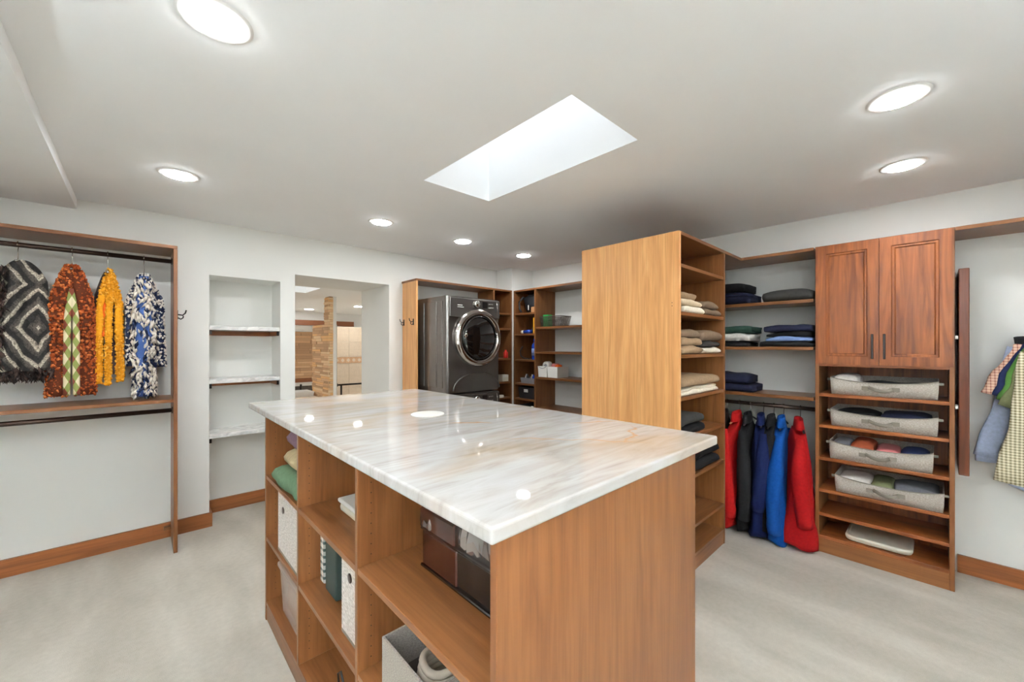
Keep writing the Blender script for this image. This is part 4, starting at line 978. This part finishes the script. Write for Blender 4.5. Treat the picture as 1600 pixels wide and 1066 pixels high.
struct(box('window_2', bs[0]-.04, bs[1]+.04, bs[2]-.04, bs[3]+.04, 2.621, 2.63, 'skylight_acrylic', bev=0))
boxes('wall_bathroom_far', [(.2, 4.3, 8.3, 8.4, 0, BC)], 'bath_paint'); boxes('wall_bathroom_left', [(.2, .3, WT, 8.3, 0, BC)], 'bath_paint'); boxes('wall_bathroom_right', [(4.2, 4.3, WT, 8.3, 0, BC)], 'bath_paint')
for x, y, lb in ((2.64, 6.5, 'recessed downlight seen through the doorway beside the jamb'), (2.2, 7.6, 'faint recessed downlight at the far end of the bathroom'), (3.4, 5.6, 'recessed bathroom downlight hidden behind the jamb'), (.8, 6.6, 'recessed bathroom downlight above the hidden vanity end')):
    t = thing('ceiling_light', lb, 'ceiling light', (x, y, BC), 'recessed downlights')
    for nm, me in (('trim_ring', me_ring), ('diffuser', me_disc_bath)):
        o = bpy.data.objects.new(nm, me); C.objects.link(o); o.parent = t
unit = bpy.data.meshes.new('stone'); bm = bmesh.new(); bx(bm, 0, 1, 0, 1, 0, 1); bmesh.ops.recalc_face_normals(bm, faces=bm.faces); bm.to_mesh(unit); bm.free(); unit.materials.append(M['ledger_0'])
def piece(name, x, y, z, sx, sy, sz, mat, parent):
    o = bpy.data.objects.new(name, unit); C.objects.link(o); o.parent = parent; o.matrix_parent_inverse = parent.matrix_basis.inverted()
    o.location = (x, y, z); o.scale = (sx, sy, sz); o.material_slots[0].link = 'OBJECT'; o.material_slots[0].material = M[mat]
rr = random.Random(31)
t = thing('stone_partition', 'tan stacked-stone shower partition seen through the doorway', 'partition', (1.84, 5.78, 0))
bm = bmesh.new(); bx(bm, 1.82, 1.866, 5.447, 6.10, 0, 1.725); bx(bm, 1.82, 1.866, 5.447, 5.60, 1.725, BC-.001); obj('core', bm, 'mortar', t)
z = .70
while z < BC-.02:
    h_ = rr.uniform(.026, .042); h_ = min(h_, BC-.002-z)
    ye = 6.10 if z < 1.70 else 5.60
    if z < 1.725 < z+h_: h_ = 1.725-z
    y = 5.435
    while y < ye-.01:
        l_ = min(rr.uniform(.16, .36), ye-y); piece('stone', 1.82-rr.uniform(.008, .02), y, z, .02, l_-.004, h_-.004, 'ledger_%d' % rr.randrange(6), t); y += l_
    piece('stone', 1.808, 5.447-rr.uniform(.008, .016), z, .06, .014, h_-.004, 'ledger_%d' % rr.choice((0, 2, 4)), t)
    z += h_
t = thing('mirror_stone', 'framed mirror above the bathroom sink, its stone reflection built as stacked blocks', 'wall panel', (1.7, 6.45, 0))  # stands for a mirror; the stone it reflects is modelled as real blocks
bm = bmesh.new(); bx(bm, 1.2, 2.1, 6.44, 6.5, .75, 1.73); obj('backing', bm, 'mortar', t)
box('head_trim', 1.2, 2.1, 6.40, 6.44, 1.645, 1.73, 'white_plastic', t); box('ledge', 1.2, 2.1, 6.385, 6.44, .90, .955, 'beam_wood', t); box('apron', 1.2, 2.1, 6.40, 6.44, .845, .899, 'white_plastic', t); box('splashback', 1.2, 2.1, 6.42, 6.44, .75, .844, 'mosaic', t)
z = .957
while z < 1.64:
    h_ = min(rr.uniform(.03, .045), 1.644-z); x = 1.45
    while x < 2.08:
        l_ = min(rr.uniform(.12, .3), 2.1-x); piece('stone', x, 6.44-rr.uniform(.012, .026), z, l_-.004, .03, h_-.004, 'ledger_%d' % rr.choice((1, 3, 5, 0)), t); x += l_
    z += h_
t = thing('bathroom_vanity', 'bathroom vanity with white sink and dark tap seen through the doorway', 'vanity', (1.6, 6.1, 0))
box('cabinet_body', 1.2, 1.80, 5.85, 6.40, .001, .70, 'alder_z', t); box('counter', 1.18, 1.805, 5.83, 6.418, .70, .735, 'bath_floor', t)
bm = bmesh.new(); shell(bm, 1.45, 1.79, 5.95, 6.28, .735, .80, .012, .01); obj('basin', bm, 'white_gloss', t)
tubeo('tap', [(1.72, 6.33, .735), (1.72, 6.33, .84), (1.72, 6.31, .87), (1.70, 6.26, .875), (1.69, 6.22, .86)], .012, 'black_metal', t, 10)
t = thing('white_post', 'slim white post with glass edge beside the stone partition', 'post', (1.91, 5.48, 0))
box('post', 1.867, 1.918, 5.46, 5.52, .001, BC-.001, 'white_gloss', t); box('edge_trim', 1.919, 1.93, 5.47, 5.50, .001, 1.72, 'chrome', t)
t = thing('tiled_wall', 'beige tiled shower wall with patterned border strip', 'wall panel', (3.0, 7.05, 0))
box('backing', 2.30, 3.7, 7.01, 7.08, .001, 1.765, 'grout', t, 0)
piece('edge_strip', 2.30, 7.0, .3, .115, .012, 1.30, 'travertine_gold', t)
for i in range(5):
    for j, (za, zb) in enumerate(((.30, .70), (.70, 1.13), (1.245, 1.50), (1.50, 1.76))):
        piece('tile', 2.42+i*.25, 7.0, za, .246, .012, zb-za-.004, 'travertine', t)
for i in range(13): piece('border_tile', 2.42+i*.096, 6.998, 1.135, .092, .014, .105, 'tile_border', t)
bm = bmesh.new()
for i in range(13):
    c_ = Vector((2.466+i*.096, 6.996, 1.187)); q = [bm.verts.new(c_+Vector(d)) for d in ((.03, 0, 0), (0, 0, .035), (-.03, 0, 0), (0, 0, -.035))]; bm.faces.new(q)
    q2 = [bm.verts.new(v_.co+Vector((0, .003, 0))) for v_ in q]
    for k in range(4): bm.faces.new((q[k], q[(k+1) % 4], q2[(k+1) % 4], q2[k]))
obj('border_motif', bm, 'travertine', t)
t = thing('grab_rail', 'black rail on a post in front of the beige tiles', 'rail', (2.14, 5.9, 0))
tubeo('bar', [(2.08, 5.9, .872), (2.75, 5.9, .872)], .013, 'black_metal', t); tubeo('post', [(2.14, 5.9, .001), (2.14, 5.9, .862)], .013, 'black_metal', t)
latheo('end_knob', (2.075, 5.9, .872), [(.012, -.02), (.024, -.012), (.024, .012), (.012, .02)], 'black_metal', t, 16, 'x')
t = thing('wood_valance', 'brown wooden valance strip high on the far bathroom wall', 'trim', (2.4, 8.28, 1.8))
box('board', 1.4, 3.25, 8.25, 8.298, 1.83, 1.93, 'beam_wood', t, .004); box('lip', 1.4, 3.25, 8.24, 8.2498, 1.83, 1.845, 'beam_wood', t, .002)
